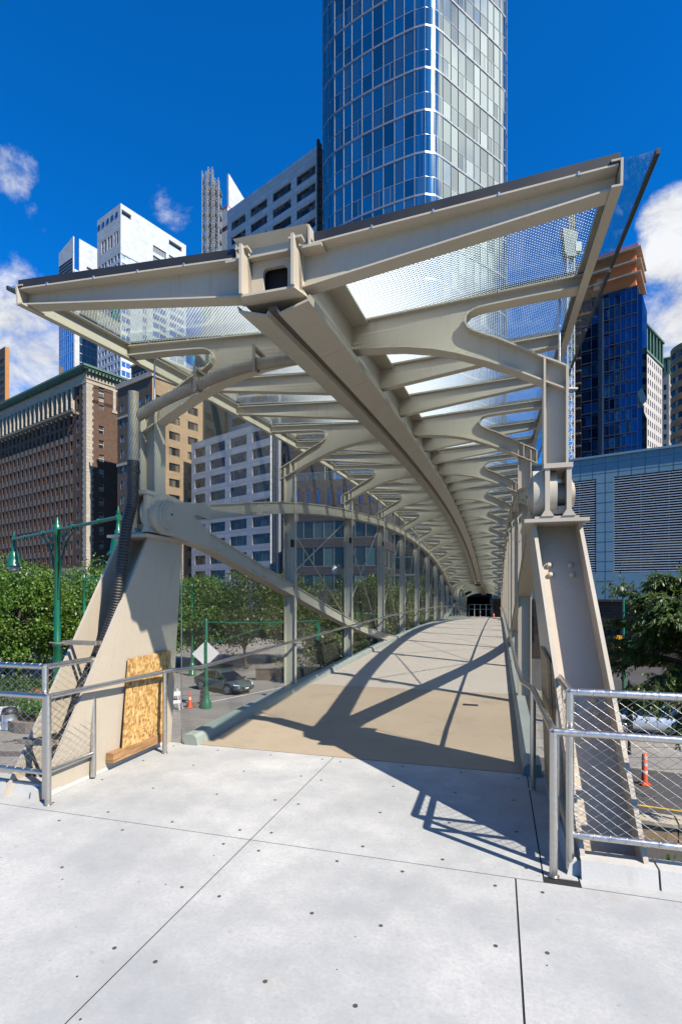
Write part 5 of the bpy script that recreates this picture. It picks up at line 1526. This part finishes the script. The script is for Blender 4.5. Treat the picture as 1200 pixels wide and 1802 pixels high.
# round planter bed with flowers, left
pl_ = thing('stone_planter', 'low rough stone planter bed holding flowers behind the left railing', 'planter', (-15.0, 28.0, GZ))
mb = MB()
for k in range(22):
    a0, a1 = 2*pi*k/22, 2*pi*(k+.95)/22; ro, ri = 2.3, 2.0
    mb.hexa([(ri*cos(a0),ri*sin(a0),0),(ro*cos(a0),ro*sin(a0),0),(ro*cos(a1),ro*sin(a1),0),(ri*cos(a1),ri*sin(a1),0),(ri*cos(a0),ri*sin(a0),.5),(ro*cos(a0),ro*sin(a0),.5),(ro*cos(a1),ro*sin(a1),.5),(ri*cos(a1),ri*sin(a1),.5)])
mb.build('stone_ring', M['stonedark'], pl_); mb = MB(); mb.cyl((0,0,0), 1.99, .42, 24); mb.build('soil', flat('dark_soil', (.05,.035,.025)), pl_)
bush('flower_bed', 'green flower bed with orange blossoms in the stone planter', (-15.0,28.0,GZ+.42), 2.0, 2.0, 1.3, M['leaf1'], 2600, 5, 'flower bed', None, 60)
bush('dark_shrub', 'dark shrub mass behind the left railing left of the lamp post', (-19.8,31.5,GZ), 3.6, 1.8, 1.9, M['leaf3'], 3800, 6, 'shrub')
bush('low_hedge', 'low green planting at the foot of the tan stone wall at the lower right', (8.3,11.0,GZ), 2.6, 1.2, 1.1, M['leaf3'], 2600, 8, 'hedge')
bush('roadside_shrub', 'green shrubs behind the low brown wall past the parked car', (-3.2,44.5,GZ), 2.6, 1.2, 2.0, M['leaf2'], 1800, 9, 'shrub')
bush('roadside_shrub', 'dark hedge before the podium under the small tree', (1.6,45,GZ), 3.2, 1.2, 1.7, M['leaf3'], 2400, 10, 'shrub')
bw2 = thing('brown_wall', 'low brown retaining wall beyond the parked car', 'wall', (-3.5, 41.6, GZ))
mb = MB(); mb.box(-3.2, 7, 0, .4, 0, .9); mb.build('wall', M['umber'], bw2); mb = MB(); mb.box(-3.25, 7, -.05, .45, .9, 1.0); mb.build('coping', M['stonedark'], bw2)
# ------------------------------------------------------------------ street furniture
def bell(mb, c, s=1.):
    mb.lathe(c, [(.005,.62*s),(.035*s,.6*s),(.04*s,.5*s),(.07*s,.46*s),(.06*s,.42*s),(.10*s,.36*s),(.13*s,.22*s),(.145*s,.1*s),(.20*s,.03*s),(.205*s,0),(.15*s,0)][::-1], 18)
def lamp_post(name, label, x, y, arms, h=8.1, ad=(1,-.36), group=None, arm=1.42):
    t = thing(name, label, 'street lamp', (x, y, GZ), atan2(ad[1], ad[0]), group); G = M['greenmetal']
    mb = MB()
    mb.lathe((0,0,0), [(.30,0),(.30,.15),(.25,.2),(.25,.9),(.20,.98),(.16,1.1),(.13,1.3),(.10,1.5),(.095,3.9),(.12,3.95),(.10,4.05),(.10,4.15),(.15,4.2),(.10,4.3),(.16,4.55),(.19,4.6),(.12,4.68),(.085,4.8),(.08,5.6),(.11,5.64),(.075,5.7),(.06,h-.15),(.09,h-.12),(.09,h+.08),(.05,h+.14),(.03,h+.22),(.01,h+.3)], 18)
    mb.build('post', G, t)
    for s_ in arms:
        am = MB(); am.tube([(0,0,h), (s_*arm,0,h)], .036, 10)
        for q in (.3, .72, 1.0): am.cyl((s_*arm*q - .03, 0, h), .055, .06, 12, 0, 'x')
        am.tube([(s_*.07,0,h-1.55), (s_*.12,0,h-1.1), (s_*.26,0,h-.62), (s_*.5,0,h-.3), (s_*.85,0,h-.12), (s_*1.1,0,h-.03)], .022, 8)
        for cx_, cz_, rr in ((.17,h-.36,.12),(.33,h-.2,.085),(.13,h-.68,.07),(.5,h-.13,.055)):
            pts = [(s_*(cx_+rr*(1-k/34)*cos(k*.42)), 0, cz_+rr*(1-k/34)*sin(k*.42)) for k in range(26)]
            am.tube(pts, .011, 6)
        am.tube([(s_*arm,0,h+.02), (s_*arm,0,h-.12)], .03, 8); am.lathe((s_*arm,0,h), [(.02,.05),(.035,.1),(.012,.17),(.004,.22)], 10)
        a_ = am.build('arm', G, t)
        lm = MB(); bell(lm, (s_*arm,0,h-.72)); ls = lm.build('lamp_shade', G, t)
        gb = MB(); gb.lathe((s_*arm,0,h-.86), [(.01,0),(.08,.015),(.13,.06),(.145,.12),(.14,.15)], 16); gb.build('globe', M['globe'], t)
    return t
def globe():
    n = NT('ribbed_glass_globe'); n.base((.62,.62,.6)).set(rough=.15, spec=.6); return n.m
M['globe'] = globe()
lamp_post('street_lamp', 'green cast iron street lamp with two bell lamps and scrollwork beside the left pylon', pw(101, 12), 12, (-1, 1), pz(933,12)-GZ, (.74, -.67), 'green cast iron street lamps', 3.0)
lamp_post('street_lamp', 'smaller green street lamp with one arm seen before the trees behind the left pylon', pw(148, 30), 30, (1,), pz(1018,30)-GZ, (1, .1), 'green cast iron street lamps', 1.2)
lamp_post('street_lamp', 'far green street lamp standing just right of the left pylon', pw(338, 44), 44, (-1,), pz(1032,44)-GZ, (1, .1), 'green cast iron street lamps', 1.0)
# plain green pole at the right with pedestrian signal
t = thing('signal_pole', 'slim green pole with yellow and green signal heads in front of the right tree', 'traffic signal', (pw(1097, 26), 26, GZ))
mb = MB(); mb.lathe((0,0,0), [(.26,0),(.26,.5),(.2,.6),(.2,.95),(.14,1.05),(.09,1.3),(.07,1.5),(.06,3.6),(.085,3.65),(.055,3.7),(.05,6.9),(.02,7.0)], 16); mb.build('post', M['greenmetal'], t)
yel = flat('signal_yellow', (.75,.36,.01), .4)
mb = MB(); mb.box(-.48,-.15,-.18,.1,3.9,4.3); mb.box(-.44,-.16,-.18,.1,4.35,4.75)
for z in (4.1, 4.55): mb.cyl((-.3,-.34,z), .14, .16, 14, 0, 'y')
mb.build('signal_head', yel, t)
mb = MB(); mb.box(.12,.42,-.1,.1,3.9,4.2); mb.box(.12,.42,-.1,.1,4.3,4.6); mb.build('signal_head', M['greenmetal'], t)
t = thing('black_post', 'slender black post before the silver car at the right', 'post', (pw(1107, 22.4), 22.4, GZ))
mb = MB(); mb.lathe((0,0,0), [(.09,0),(.075,.1),(.06,.2),(.055,2.9),(.075,2.95),(.05,3.1),(.01,3.2)], 12); mb.box(-.1,.1,-.09,-.05,1.2,1.6); mb.build('shaft', flat('black_iron', (.015,.015,.015), .4), t)
mb = MB(); mb.box(-.062,.062,-.062,.062,2.1,2.3); mb.build('reflective_band', M['roadyellow'], t)
# mast arm signal and diamond sign, left
sx, sy = pw(363, 31.5), 31.5
t = thing('mast_arm_signal', 'green mast arm signal pole with long arm and hanging signal head', 'traffic signal', (sx, sy, GZ), radians(6))
hh = pz(1092, sy)-GZ
mb = MB(); mb.lathe((0,0,0), [(.32,0),(.3,.35),(.2,.5),(.16,.9),(.10,1.2),(.085,hh),(.03,hh+.1)], 14); mb.tube([(-.55,0,hh-.06),(0,0,hh-.1)], .03, 8); mb.build('post', M['greenmetal'], t)
mb = MB(); mb.tube([(0,0,hh-.1), (3.2,0,hh-.18), (6.7,0,hh-.05)], .04, 8); mb.tube([(0,0,hh-1.5), (2.4,0,hh-.75), (4.4,0,hh-.16)], .03, 8); mb.build('mast_arm', M['greenmetal'], t)
mb = MB(); mb.box(6.45,6.75,-.12,.12,hh-1.25,hh-.2)
for k in range(3): mb.cyl((6.6,-.3,hh-.4-k*.34), .11, .2, 12, 0, 'y')
mb.tube([(6.6,0,hh-.2),(6.6,0,hh-.02)], .03, 6); mb.build('signal_head', M['greenmetal'], t)
t = thing('diamond_sign', 'white diamond sign back mounted on the green mast arm pole', 'sign', (sx, sy-.14, pz(1150, sy)), radians(14))
mb = MB(); mb.add([(0,-.01,-.78),(.78,-.01,0),(0,-.01,.78),(-.78,-.01,0),(0,.01,-.78),(.78,.01,0),(0,.01,.78),(-.78,.01,0)], [(0,1,2,3),(7,6,5,4),(0,4,5,1),(1,5,6,2),(2,6,7,3),(3,7,4,0)])
mb.build('panel', flat('bare_aluminium_sign', (.62,.62,.6), .5), t)
mb = MB(); mb.box(-.09,.09,-.04,-.012,-.74,.74); mb.build('backing_strip', M['greenmetal'], t)
# second signal deeper
t = thing('far_signal', 'small far green signal with a red lamp seen between the second and third truss posts', 'traffic signal', (pw(628, 52), 52, GZ))
mb = MB(); mb.lathe((0,0,0), [(.12,0),(.09,.5),(.07,4.9),(.02,5.0)], 10); mb.tube([(0,0,4.9),(4.6,0,4.6)], .05, 6); mb.tube([(-1.4,0,4.9),(0,0,4.9)], .05, 6); mb.build('post', M['greenmetal'], t)
mb = MB(); mb.box(-1.3,-.95,-.15,.15,2.9,4.1); mb.build('signal_head', M['greenmetal'], t)
n = NT('red_signal_lamp'); n.base((.6,.02,.02)); n.b.inputs['Emission Color'].default_value = (1,.03,.02,1); n.b.inputs['Emission Strength'].default_value = 3
mb = MB(); mb.cyl((-1.75,-.2,3.75), .14, .06, 14, 0, 'y'); mb.box(-1.9,-1.6,-.14,.1,2.9,4.1); mb.build('red_lamp', n.m, t)
# dome camera on its post
t = thing('dome_camera', 'white dome security camera on a green bracket seen through the second truss bay', 'camera', (pw(605, 20), 20, GZ))
zz = pz(1005, 20)-GZ
mb = MB(); mb.tube([(0,0,0), (0,0,zz+.25)], .06, 10); mb.tube([(0,0,zz+.2), (-.2,0,zz+.24), (-.33,0,zz+.2)], .025, 8); mb.box(-.13,.0,-.08,.08,zz-.3,zz+.16); mb.build('post', flat('dark_green_post', (.01,.04,.025), .5), t)
mb = MB(); mb.lathe((-.35,0,zz-.02), [(.11,0),(.12,.06),(.10,.14),(.05,.2),(.02,.24)], 16); mb.build('housing', M['framew'], t)
mb = MB(); mb.lathe((-.35,0,zz-.13), [(.01,0),(.06,.02),(.09,.06),(.10,.11)], 16); mb.build('dome', M['globe'], t)
# cones, barricade, bin
orange = flat('orange_traffic_plastic', (.75,.09,.01), .45)
def cone(name, label, x, y, h, r, kind, group):
    t = thing(name, label, 'traffic cone', (x, y, GZ), 0, group)
    if kind == 'cone':
        mb = MB(); mb.box(-r*1.3,r*1.3,-r*1.3,r*1.3,0,.04); mb.lathe((0,0,.03), [(r,0),(r*.75,h*.3),(r*.2,h*.95),(r*.15,h)], 14); mb.build('body', orange, t)
        mb = MB(); mb.lathe((0,0,.03), [(r*.66,h*.45),(r*.50,h*.62)], 14); mb.build('reflective_band', M['framew'], t)
    else:
        mb = MB(); mb.box(-r*1.6,r*1.6,-r*1.6,r*1.6,0,.05); mb.lathe((0,0,.04), [(r,0),(r*.8,h*.97),(r*.3,h)], 14); mb.build('body', orange, t)
        for q in (.35, .6, .82):
            mb = MB(); mb.lathe((0,0,.04), [(r*1.03*(1-.2*q)+.004,h*q),(r*1.03*(1-.2*q)+.002,h*(q+.09))], 14); mb.build('reflective_band', M['framew'], t)
    return t
gname = 'orange cones and channelizers by the roads'
cone('traffic_cone', 'slim orange traffic cone left of the green mast pole', pw(334,31.6), 31.6, 1.0, .15, 'cone', gname)
cone('traffic_channelizer', 'striped orange and white channelizer barrel beside the green mast pole', pw(356,31.9), 31.9, 1.1, .17, 'ch', gname)
cone('traffic_channelizer', 'orange and white delineator post on the dark road at the right', pw(1134,18.9), 18.9, 1.05, .10, 'ch', gname)
t = cone('traffic_cone', 'small orange cone at the far end of the bridge deck', *bw(TC+1.05, 59)[:2], .55, .13, 'cone', gname); t.location.z = deckz(59)
t = thing('folding_barricade', 'white folding barricade leaning beside the left pylon foot', 'barricade', (pw(321, 31), 31, GZ), .3)
mb = MB()
for e in (-.25, .25):
    mb.sweep([(-.4+e,0,0),(-.55+e,.0,1.25)], (0,1,0), .07, .05); mb.sweep([(-.2+e,.35,0),(-.5+e,.0,1.25)], (0,1,0), .05, .05)
mb.box(-.8,-.1,-.04,-.01,.85,1.1); mb.box(-.75,-.05,-.04,-.01,.4,.6); mb.build('frame', M['framew'], t)
t = thing('rubble_pile', 'small pile of dark rubble between the cones', 'rubble', (pw(344,31.8), 31.9, GZ))
mb = MB(); random.seed(3)
for i in range(40):
    p = rv(.5); r = random.uniform(.06,.15); c = Vector((p.x, p.y*.6, abs(p.z)*.4)); mb.box(c.x-r, c.x+r, c.y-r*.8, c.y+r*.8, max(0,c.z-r*.5), c.z+r*.6)
mb.build('stones', M['stonedark'], t)
t = thing('litter_bin', 'ribbed grey metal litter bin with a dark top beside the planter', 'bin', (pw(17, 26.6), 26.6, GZ))
mb = MB(); mb.lathe((0,0,0), [(.34,0),(.36,.03),(.36,.06),(.34,.08),(.34,.4),(.36,.42),(.34,.44),(.34,.75),(.36,.78),(.3,.8)], 20); mb.build('body', M['galv'], t)
mb = MB(); mb.lathe((0,0,.78), [(.36,0),(.37,.1),(.30,.28),(.12,.33)], 20); mb.build('lid', M['black'], t)
t = thing('white_barrier', 'white concrete barrier block at the left frame edge beside the bin', 'barrier', (pw(-12, 26.8), 26.8, GZ), .1)
mb = MB(); mb.prism([(-.4,0),(.4,0),(.38,.2),(.2,.45),(.16,1.05),(-.16,1.05),(-.2,.45),(-.38,.2)], 'y', -1, 1); o = mb.build('block', M['whitekerb'], t); o.rotation_euler.z = 1.57
# cars
M['tyre'] = flat('tyre_rubber', (.015,.015,.016), .8); M['alloy'] = flat('alloy_wheel', (.5,.5,.52), .3, .8); M['carglass'] = curtain('car_glass', (.35,.4,.45), (.01,.012,.014), (.02,.02,.02), .2, .0)
M['carsilver'] = paint('silver_car_paint', (.50,.52,.55), .25, .05, 2, 0, .55, False); M['carblue'] = paint('grey_green_car_paint', (.07,.10,.11), .22, .05, 2, 0, .5, False)
M['carblack'] = paint('black_car_paint', (.015,.016,.02), .2, .05, 2, 0, .3, False)
M['lamp'] = flat('headlamp_lens', (.75,.75,.75), .1); M['tail'] = flat('tail_lamp_red', (.4,.01,.01), .2)
def car(name, label, x, y, ang, mat, suv=False, group=None):
    t = thing(name, label, 'car', (x, y, GZ), ang, group)
    L_ = 4.7; hw = .9; H = 1.66 if suv else 1.42
    # body: stations along x (length), section half width, bottom, belt height
    st = [(-2.35,.62,.42,.72),(-2.3,.80,.30,.88),(-2.0,.88,.22,.95 if suv else .92),(-1.2,.9,.2,.97 if suv else .93),(0,.9,.2,.95 if suv else .90),(.9,.9,.2,.93 if suv else .88),(1.3,.89,.22,.90 if suv else .83),(1.9,.86,.24,.80 if suv else .72),(2.25,.78,.28,.68 if suv else .60),(2.35,.6,.4,.55)]
    mb = MB(); vs = []; k = 8
    for sx_, w_, zb, zt in st:
        for (a, c) in ((-.8,zb),(-1,zb+.14),(-1.0,(zb+zt)/2+.05),(-.93,zt-.05),(-.82,zt),(.82,zt),(.93,zt-.05),(1.0,(zb+zt)/2+.05),(1,zb+.14),(.8,zb)): vs.append((sx_, a*w_, c))
    k = 10; n = len(st); fs = [(i*k+j, i*k+(j+1) % k, (i+1)*k+(j+1) % k, (i+1)*k+j) for i in range(n-1) for j in range(k)] + [tuple(range(k))[::-1], tuple((n-1)*k+j for j in range(k))]
    mb.add(vs, fs, 0, True); body = mb.build('body', mat, t)
    b0 = .92 if suv else .88
    if suv: cab = [(-2.2,b0,.78),(-1.75,H-.08,.66),(-1.0,H,.66),(.1,H-.01,.66),(.55,H-.12,.67),(1.35,b0-.04,.80)]
    else: cab = [(-2.0,b0,.76),(-1.3,H-.12,.64),(-.8,H,.62),(.0,H,.62),(.35,H-.1,.64),(1.25,b0-.05,.78)]
    mb = MB()
    vs = []
    for sx_, z, w_ in cab: vs += [(sx_, -w_, z), (sx_, w_, z)]
    low = [(cab[0][0], b0-.06), (cab[-1][0], b0-.08)]
    N = len(cab)
    mb.add(vs, [(2*i, 2*i+2, 2*i+3, 2*i+1) for i in range(N-1)])
    for s_ in (0, 1):
        mb.add([vs[2*i+s_] for i in range(N)], [tuple(range(N))])
    gl_ = mb.build('greenhouse_glass', M['carglass'], t)
    mb = MB()   # roof and pillars
    r0, r1 = 1, 4
    mb.sweep([(cab[i][0], 0, cab[i][1]+.012) for i in range(1, 5)], (0,1,0), 1.30, .035)
    for s_ in (-1, 1):
        mb.sweep([(p[0], s_*(p[2]+.005), p[1]+.005) for p in cab], (0,1,0), .04, .05)
        for px_ in (-.95, .05): mb.sweep([(px_, s_*.79, b0-.02), (px_-.04, s_*.655, H-.03)], (1,0,0), .07, .03)
    mb.build('roof', mat, t)
    for wx in (-1.42, 1.42):
        for s_ in (-1, 1):
            mb = MB(); y0 = s_*.93; mb.cyl((wx, min(y0, y0-s_*.22), .33), .335, .22, 24, 0, 'y'); wh = mb.build('wheel', M['tyre'], t)
            mb = MB(); mb.cyl((wx, y0-.012 if s_ > 0 else y0-.012, .33), .07, .03, 12, 0, 'y')
            for q in range(10):
                a = 2*pi*q/10; mb.sweep([(wx+.05*cos(a), y0, .33+.05*sin(a)), (wx+.23*cos(a), y0, .33+.23*sin(a))], (-sin(a),0,cos(a)), .04, .03)
            ring = [(wx+.235*cos(2*pi*q/24), y0, .33+.235*sin(2*pi*q/24)) for q in range(25)]; mb.tube(ring, .016, 6, 0, False)
            mb.build('rim', M['alloy'], wh)
            mb = MB(); arch = [(wx+.40*cos(a), s_*.915, .33+.40*sin(a)) for a in [pi*q/12 for q in range(13)]]; mb.sweep(arch, (0,1,0), .03, .09); mb.build('wheel_arch', M['tyre'], body)
    for s_ in (-1, 1):
        mb = MB(); mb.hexa([(2.05,s_*.80,.56),(2.3,s_*.52,.52),(2.3,s_*.52,.53),(2.05,s_*.8,.57),(2.02,s_*.86,.68),(2.32,s_*.55,.60),(2.2,s_*.55,.66),(1.95,s_*.86,.72)]); mb.build('headlight', M['lamp'], t)
        mb = MB(); mb.box(-2.36,-2.2,s_*.5,s_*.8,.66,.82); mb.build('tail_light', M['tail'], t)
        mb = MB(); mb.box(.95,1.12,s_*.88,s_*1.06,.88,.99); mb.build('mirror', mat, t)
        mb = MB()
        for xx in (-.98, .06, 1.02): mb.box(xx, xx+.012, s_*.897, s_*.904, .32, .86)
        mb.box(-1.9, 1.9, s_*.895, s_*.903, .30, .33); mb.build('door_seam', M['tyre'], t)
    mb = MB(); mb.box(2.3,2.37,-.45,.45,.36,.52); mb.build('grille', M['tyre'], t)
    mb = MB(); mb.box(2.371,2.38,-.16,.16,.40,.49); mb.build('number_plate', M['framew'], t)
    return t
car('parked_car', 'dark grey green car on the road behind the green mast pole', -8.2, 37.2, radians(-38), M['carblue'])
car('parked_car', 'silver estate car parked at the right behind the guard rail', 15.2, 25.9, radians(-20), M['carsilver'], True)
car('parked_car', 'black car parked in the far street behind the left trees', -21, 52, radians(-8), M['carblack'], True)
car('parked_car', 'white car standing in the far street just right of the lamp post', -27, 51, radians(-8), paint('white_car_paint', (.6,.6,.6), .3, .05, 2, 0, 0, False), True)
# pedestrian
t = thing('person', 'distant pedestrian in a blue top walking on the pavement right of the first truss post', 'person', (pw(589, 50), 50, GZ), .4)
me = bpy.data.meshes.new('body')
J = {'pel':(0,0,.92),'wa':(0,0,1.12),'ch':(0,0,1.38),'nk':(0,0,1.52),'hd':(0,-.02,1.62),'ht':(0,-.01,1.76),'ls':(-.2,0,1.43),'le':(-.26,.05,1.15),'lh':(-.24,-.1,.92),'rs':(.2,0,1.43),'re':(.26,-.02,1.15),'rh':(.25,-.16,.95),'lk':(-.1,-.16,.5),'la':(-.1,-.1,.08),'lf':(-.1,-.24,.04),'rk':(.1,.06,.5),'ra':(.1,.26,.12),'rf':(.1,.14,.05),'lp':(-.09,0,.88),'rp':(.09,0,.88)}
names = list(J); R_ = {'pel':.13,'wa':.12,'ch':.15,'nk':.055,'hd':.095,'ht':.07,'ls':.06,'le':.042,'lh':.035,'rs':.06,'re':.042,'rh':.035,'lk':.06,'la':.04,'lf':.035,'rk':.06,'ra':.04,'rf':.035,'lp':.085,'rp':.085}
E = [('pel','wa'),('wa','ch'),('ch','nk'),('nk','hd'),('hd','ht'),('ch','ls'),('ls','le'),('le','lh'),('ch','rs'),('rs','re'),('re','rh'),('pel','lp'),('lp','lk'),('lk','la'),('la','lf'),('pel','rp'),('rp','rk'),('rk','ra'),('ra','rf')]
me.from_pydata([J[n_] for n_ in names], [(names.index(a), names.index(b_)) for a, b_ in E], []); ob = bpy.data.objects.new('body', me); COL.objects.link(ob); ob.parent = t
sk = ob.modifiers.new('skin', 'SKIN')
if not me.skin_vertices: me.attributes
try:
    for i, n_ in enumerate(names): me.skin_vertices[0].data[i].radius = (R_[n_],)*2
    me.skin_vertices[0].data[0].use_root = True
except Exception: pass
ob.modifiers.new('sub', 'SUBSURF').levels = 1
pn = NT('clothed_figure'); co = pn.coord(); sp_ = pn.N('ShaderNodeSeparateXYZ'); pn.L(co, sp_.inputs[0]); z_ = sp_.outputs[2]
cc = pn.mix(pn.math('GREATER_THAN', z_, .95), (.03,.05,.14), (.08,.2,.45)); cc = pn.mix(pn.math('GREATER_THAN', z_, 1.5), cc, (.45,.28,.2)); cc = pn.mix(pn.math('GREATER_THAN', z_, 1.72), cc, (.03,.02,.015)); pn.base(cc)
me.materials.append(pn.m)
# ------------------------------------------------------------------ camera, light, sky
cam_d = bpy.data.cameras.new('camera'); cam = bpy.data.objects.new('camera', cam_d); COL.objects.link(cam)
cam_d.sensor_fit = 'HORIZONTAL'; cam_d.sensor_width = 24.0; cam_d.lens = 24.0*F_PX/1200
cam_d.shift_y = (V0-901)/1200; cam_d.clip_start = .05; cam_d.clip_end = 3000
cam.location = (0, 0, H_EYE); cam.rotation_euler = (radians(90), 0, 0)
S.camera = cam
SUNV = Vector((.76, -.746, 1.0)).normalized()
sd_ = bpy.data.lights.new('sun', 'SUN'); sun = bpy.data.objects.new('sun', sd_); COL.objects.link(sun)
sd_.energy = 5.0; sd_.angle = radians(.53); sd_.color = (1, .93, .82)
sun.rotation_euler = SUNV.to_track_quat('Z', 'Y').to_euler()
w = bpy.data.worlds.new('World'); S.world = w; w.use_nodes = True
nt = w.node_tree; nd = nt.nodes; L = nt.links.new
bg = nd['Background']
sky = nd.new('ShaderNodeTexSky'); sky.sky_type = 'NISHITA'; sky.sun_disc = False
sky.sun_elevation = math.asin(SUNV.z); sky.sun_rotation = atan2(SUNV.x, SUNV.y)
sky.air_density = 1.0; sky.dust_density = .3; sky.ozone_density = 2.5; sky.altitude = 300
def WM(op, a, b=None, c=None, clamp=False):
    n = nd.new('ShaderNodeMath'); n.operation = op; n.use_clamp = clamp
    for i, x in enumerate((a, b, c)):
        if x is None: continue
        if isinstance(x, (int, float)): n.inputs[i].default_value = x
        else: L(x, n.inputs[i])
    return n.outputs[0]
tcn = nd.new('ShaderNodeTexCoord'); dirv = tcn.outputs['Generated']
nrm = nd.new('ShaderNodeVectorMath'); nrm.operation = 'NORMALIZE'; L(dirv, nrm.inputs[0])
D = nrm.outputs[0]
def wnoise(scale, detail, rough, sx=(1,1,1), loc=(0,0,0)):
    mp = nd.new('ShaderNodeMapping'); L(D, mp.inputs[0]); mp.inputs['Scale'].default_value = sx; mp.inputs['Location'].default_value = loc
    n = nd.new('ShaderNodeTexNoise'); n.inputs['Scale'].default_value = scale; n.inputs['Detail'].default_value = detail; n.inputs['Roughness'].default_value = rough
    n.inputs['Distortion'].default_value = .3
    L(mp.outputs[0], n.inputs['Vector']); return n.outputs['Fac']
n1 = wnoise(5.5, 9, .62, (1,1,1.5)); n2 = wnoise(14, 7, .65, (1,1,1.3), (3,1,2))
def blob(direction, r_in, r_out, gain):
    d = nd.new('ShaderNodeVectorMath'); d.operation = 'DOT_PRODUCT'; L(D, d.inputs[0]); d.inputs[1].default_value = Vector(direction).normalized()
    mr = nd.new('ShaderNodeMapRange'); mr.interpolation_type = 'SMOOTHSTEP'; L(d.outputs['Value'], mr.inputs[0])
    mr.inputs[1].default_value = cos(r_out); mr.inputs[2].default_value = cos(r_in); mr.inputs[3].default_value = 0; mr.inputs[4].default_value = gain
    return mr.outputs[0]
def px(u, v): return (u-U0, F_PX, V0-v)
blobs = [(px(5,610), .03, .17, .40), (px(-60,700), .05, .22, .40), (px(60,670), .02, .13, .36), (px(22,290), .008, .05, .24), (px(305,362), .003, .05, .16), (px(85,380), .0, .04, .13),
         (px(1200,440), .025, .085, .40), (px(1175,385), .01, .06, .34), (px(1180,540), .01, .08, .38), (px(1300,520), .05, .2, .4),
         (px(860,470), .02, .16, .2),
         # unseen cloud bank added at the right, for its reflection in the tower glass
         ((.9,-.02,.78), .06, .34, .40)]
acc = None
for b_ in blobs:
    o_ = blob(*b_); acc = o_ if acc is None else WM('MAXIMUM', acc, o_)
dens = WM('ADD', WM('MULTIPLY', n1, .75), WM('MULTIPLY', n2, .35))
mr = nd.new('ShaderNodeMapRange'); mr.interpolation_type = 'SMOOTHSTEP'
L(WM('ADD', dens, acc), mr.inputs[0]); mr.inputs[1].default_value = .74; mr.inputs[2].default_value = .96
cov = WM('MULTIPLY', mr.outputs[0], WM('GREATER_THAN', acc, .001))
shade = nd.new('ShaderNodeMapRange'); L(n2, shade.inputs[0]); shade.inputs[1].default_value = .35; shade.inputs[2].default_value = .65; shade.inputs[3].default_value = .72; shade.inputs[4].default_value = 1.0
def MX(f, a, b, mode='MIX'):
    m = nd.new('ShaderNodeMix'); m.data_type = 'RGBA'; m.blend_type = mode
    for s_, x in ((0, f), (6, a), (7, b)):
        if isinstance(x, (int, float)): m.inputs[s_].default_value = x
        elif isinstance(x, tuple): m.inputs[s_].default_value = x
        else: L(x, m.inputs[s_])
    return m.outputs[2]
skyc = MX(1.0, sky.outputs[0], (SKYT[0], SKYT[1], SKYT[2], 1), 'MULTIPLY')
cl = nd.new('ShaderNodeCombineColor')
for i, k in enumerate((CLD*1.0, CLD*1.02, CLD*1.06)): L(WM('MULTIPLY', shade.outputs[0], k), cl.inputs[i])
bank = blob((.9,-.02,.78), .15, .36, 1.0)  # extra brightness on the added cloud bank for the tower reflection
clb = MX(WM('MULTIPLY', bank, 1.0), cl.outputs[0], (CLD*2.0, CLD*1.98, CLD*1.9, 1))
L(MX(cov, skyc, clb), bg.inputs[0]); bg.inputs[1].default_value = .05
vs_ = S.view_settings; vs_.view_transform = 'Standard'; vs_.look = 'None'; vs_.exposure = EXPO; vs_.gamma = 1
S.cycles.max_bounces = 10; S.cycles.transparent_max_bounces = 24; S.cycles.diffuse_bounces = 4
S.cycles.caustics_reflective = False; S.cycles.caustics_refractive = False
try: S.cycles.use_denoising = True
except Exception: pass
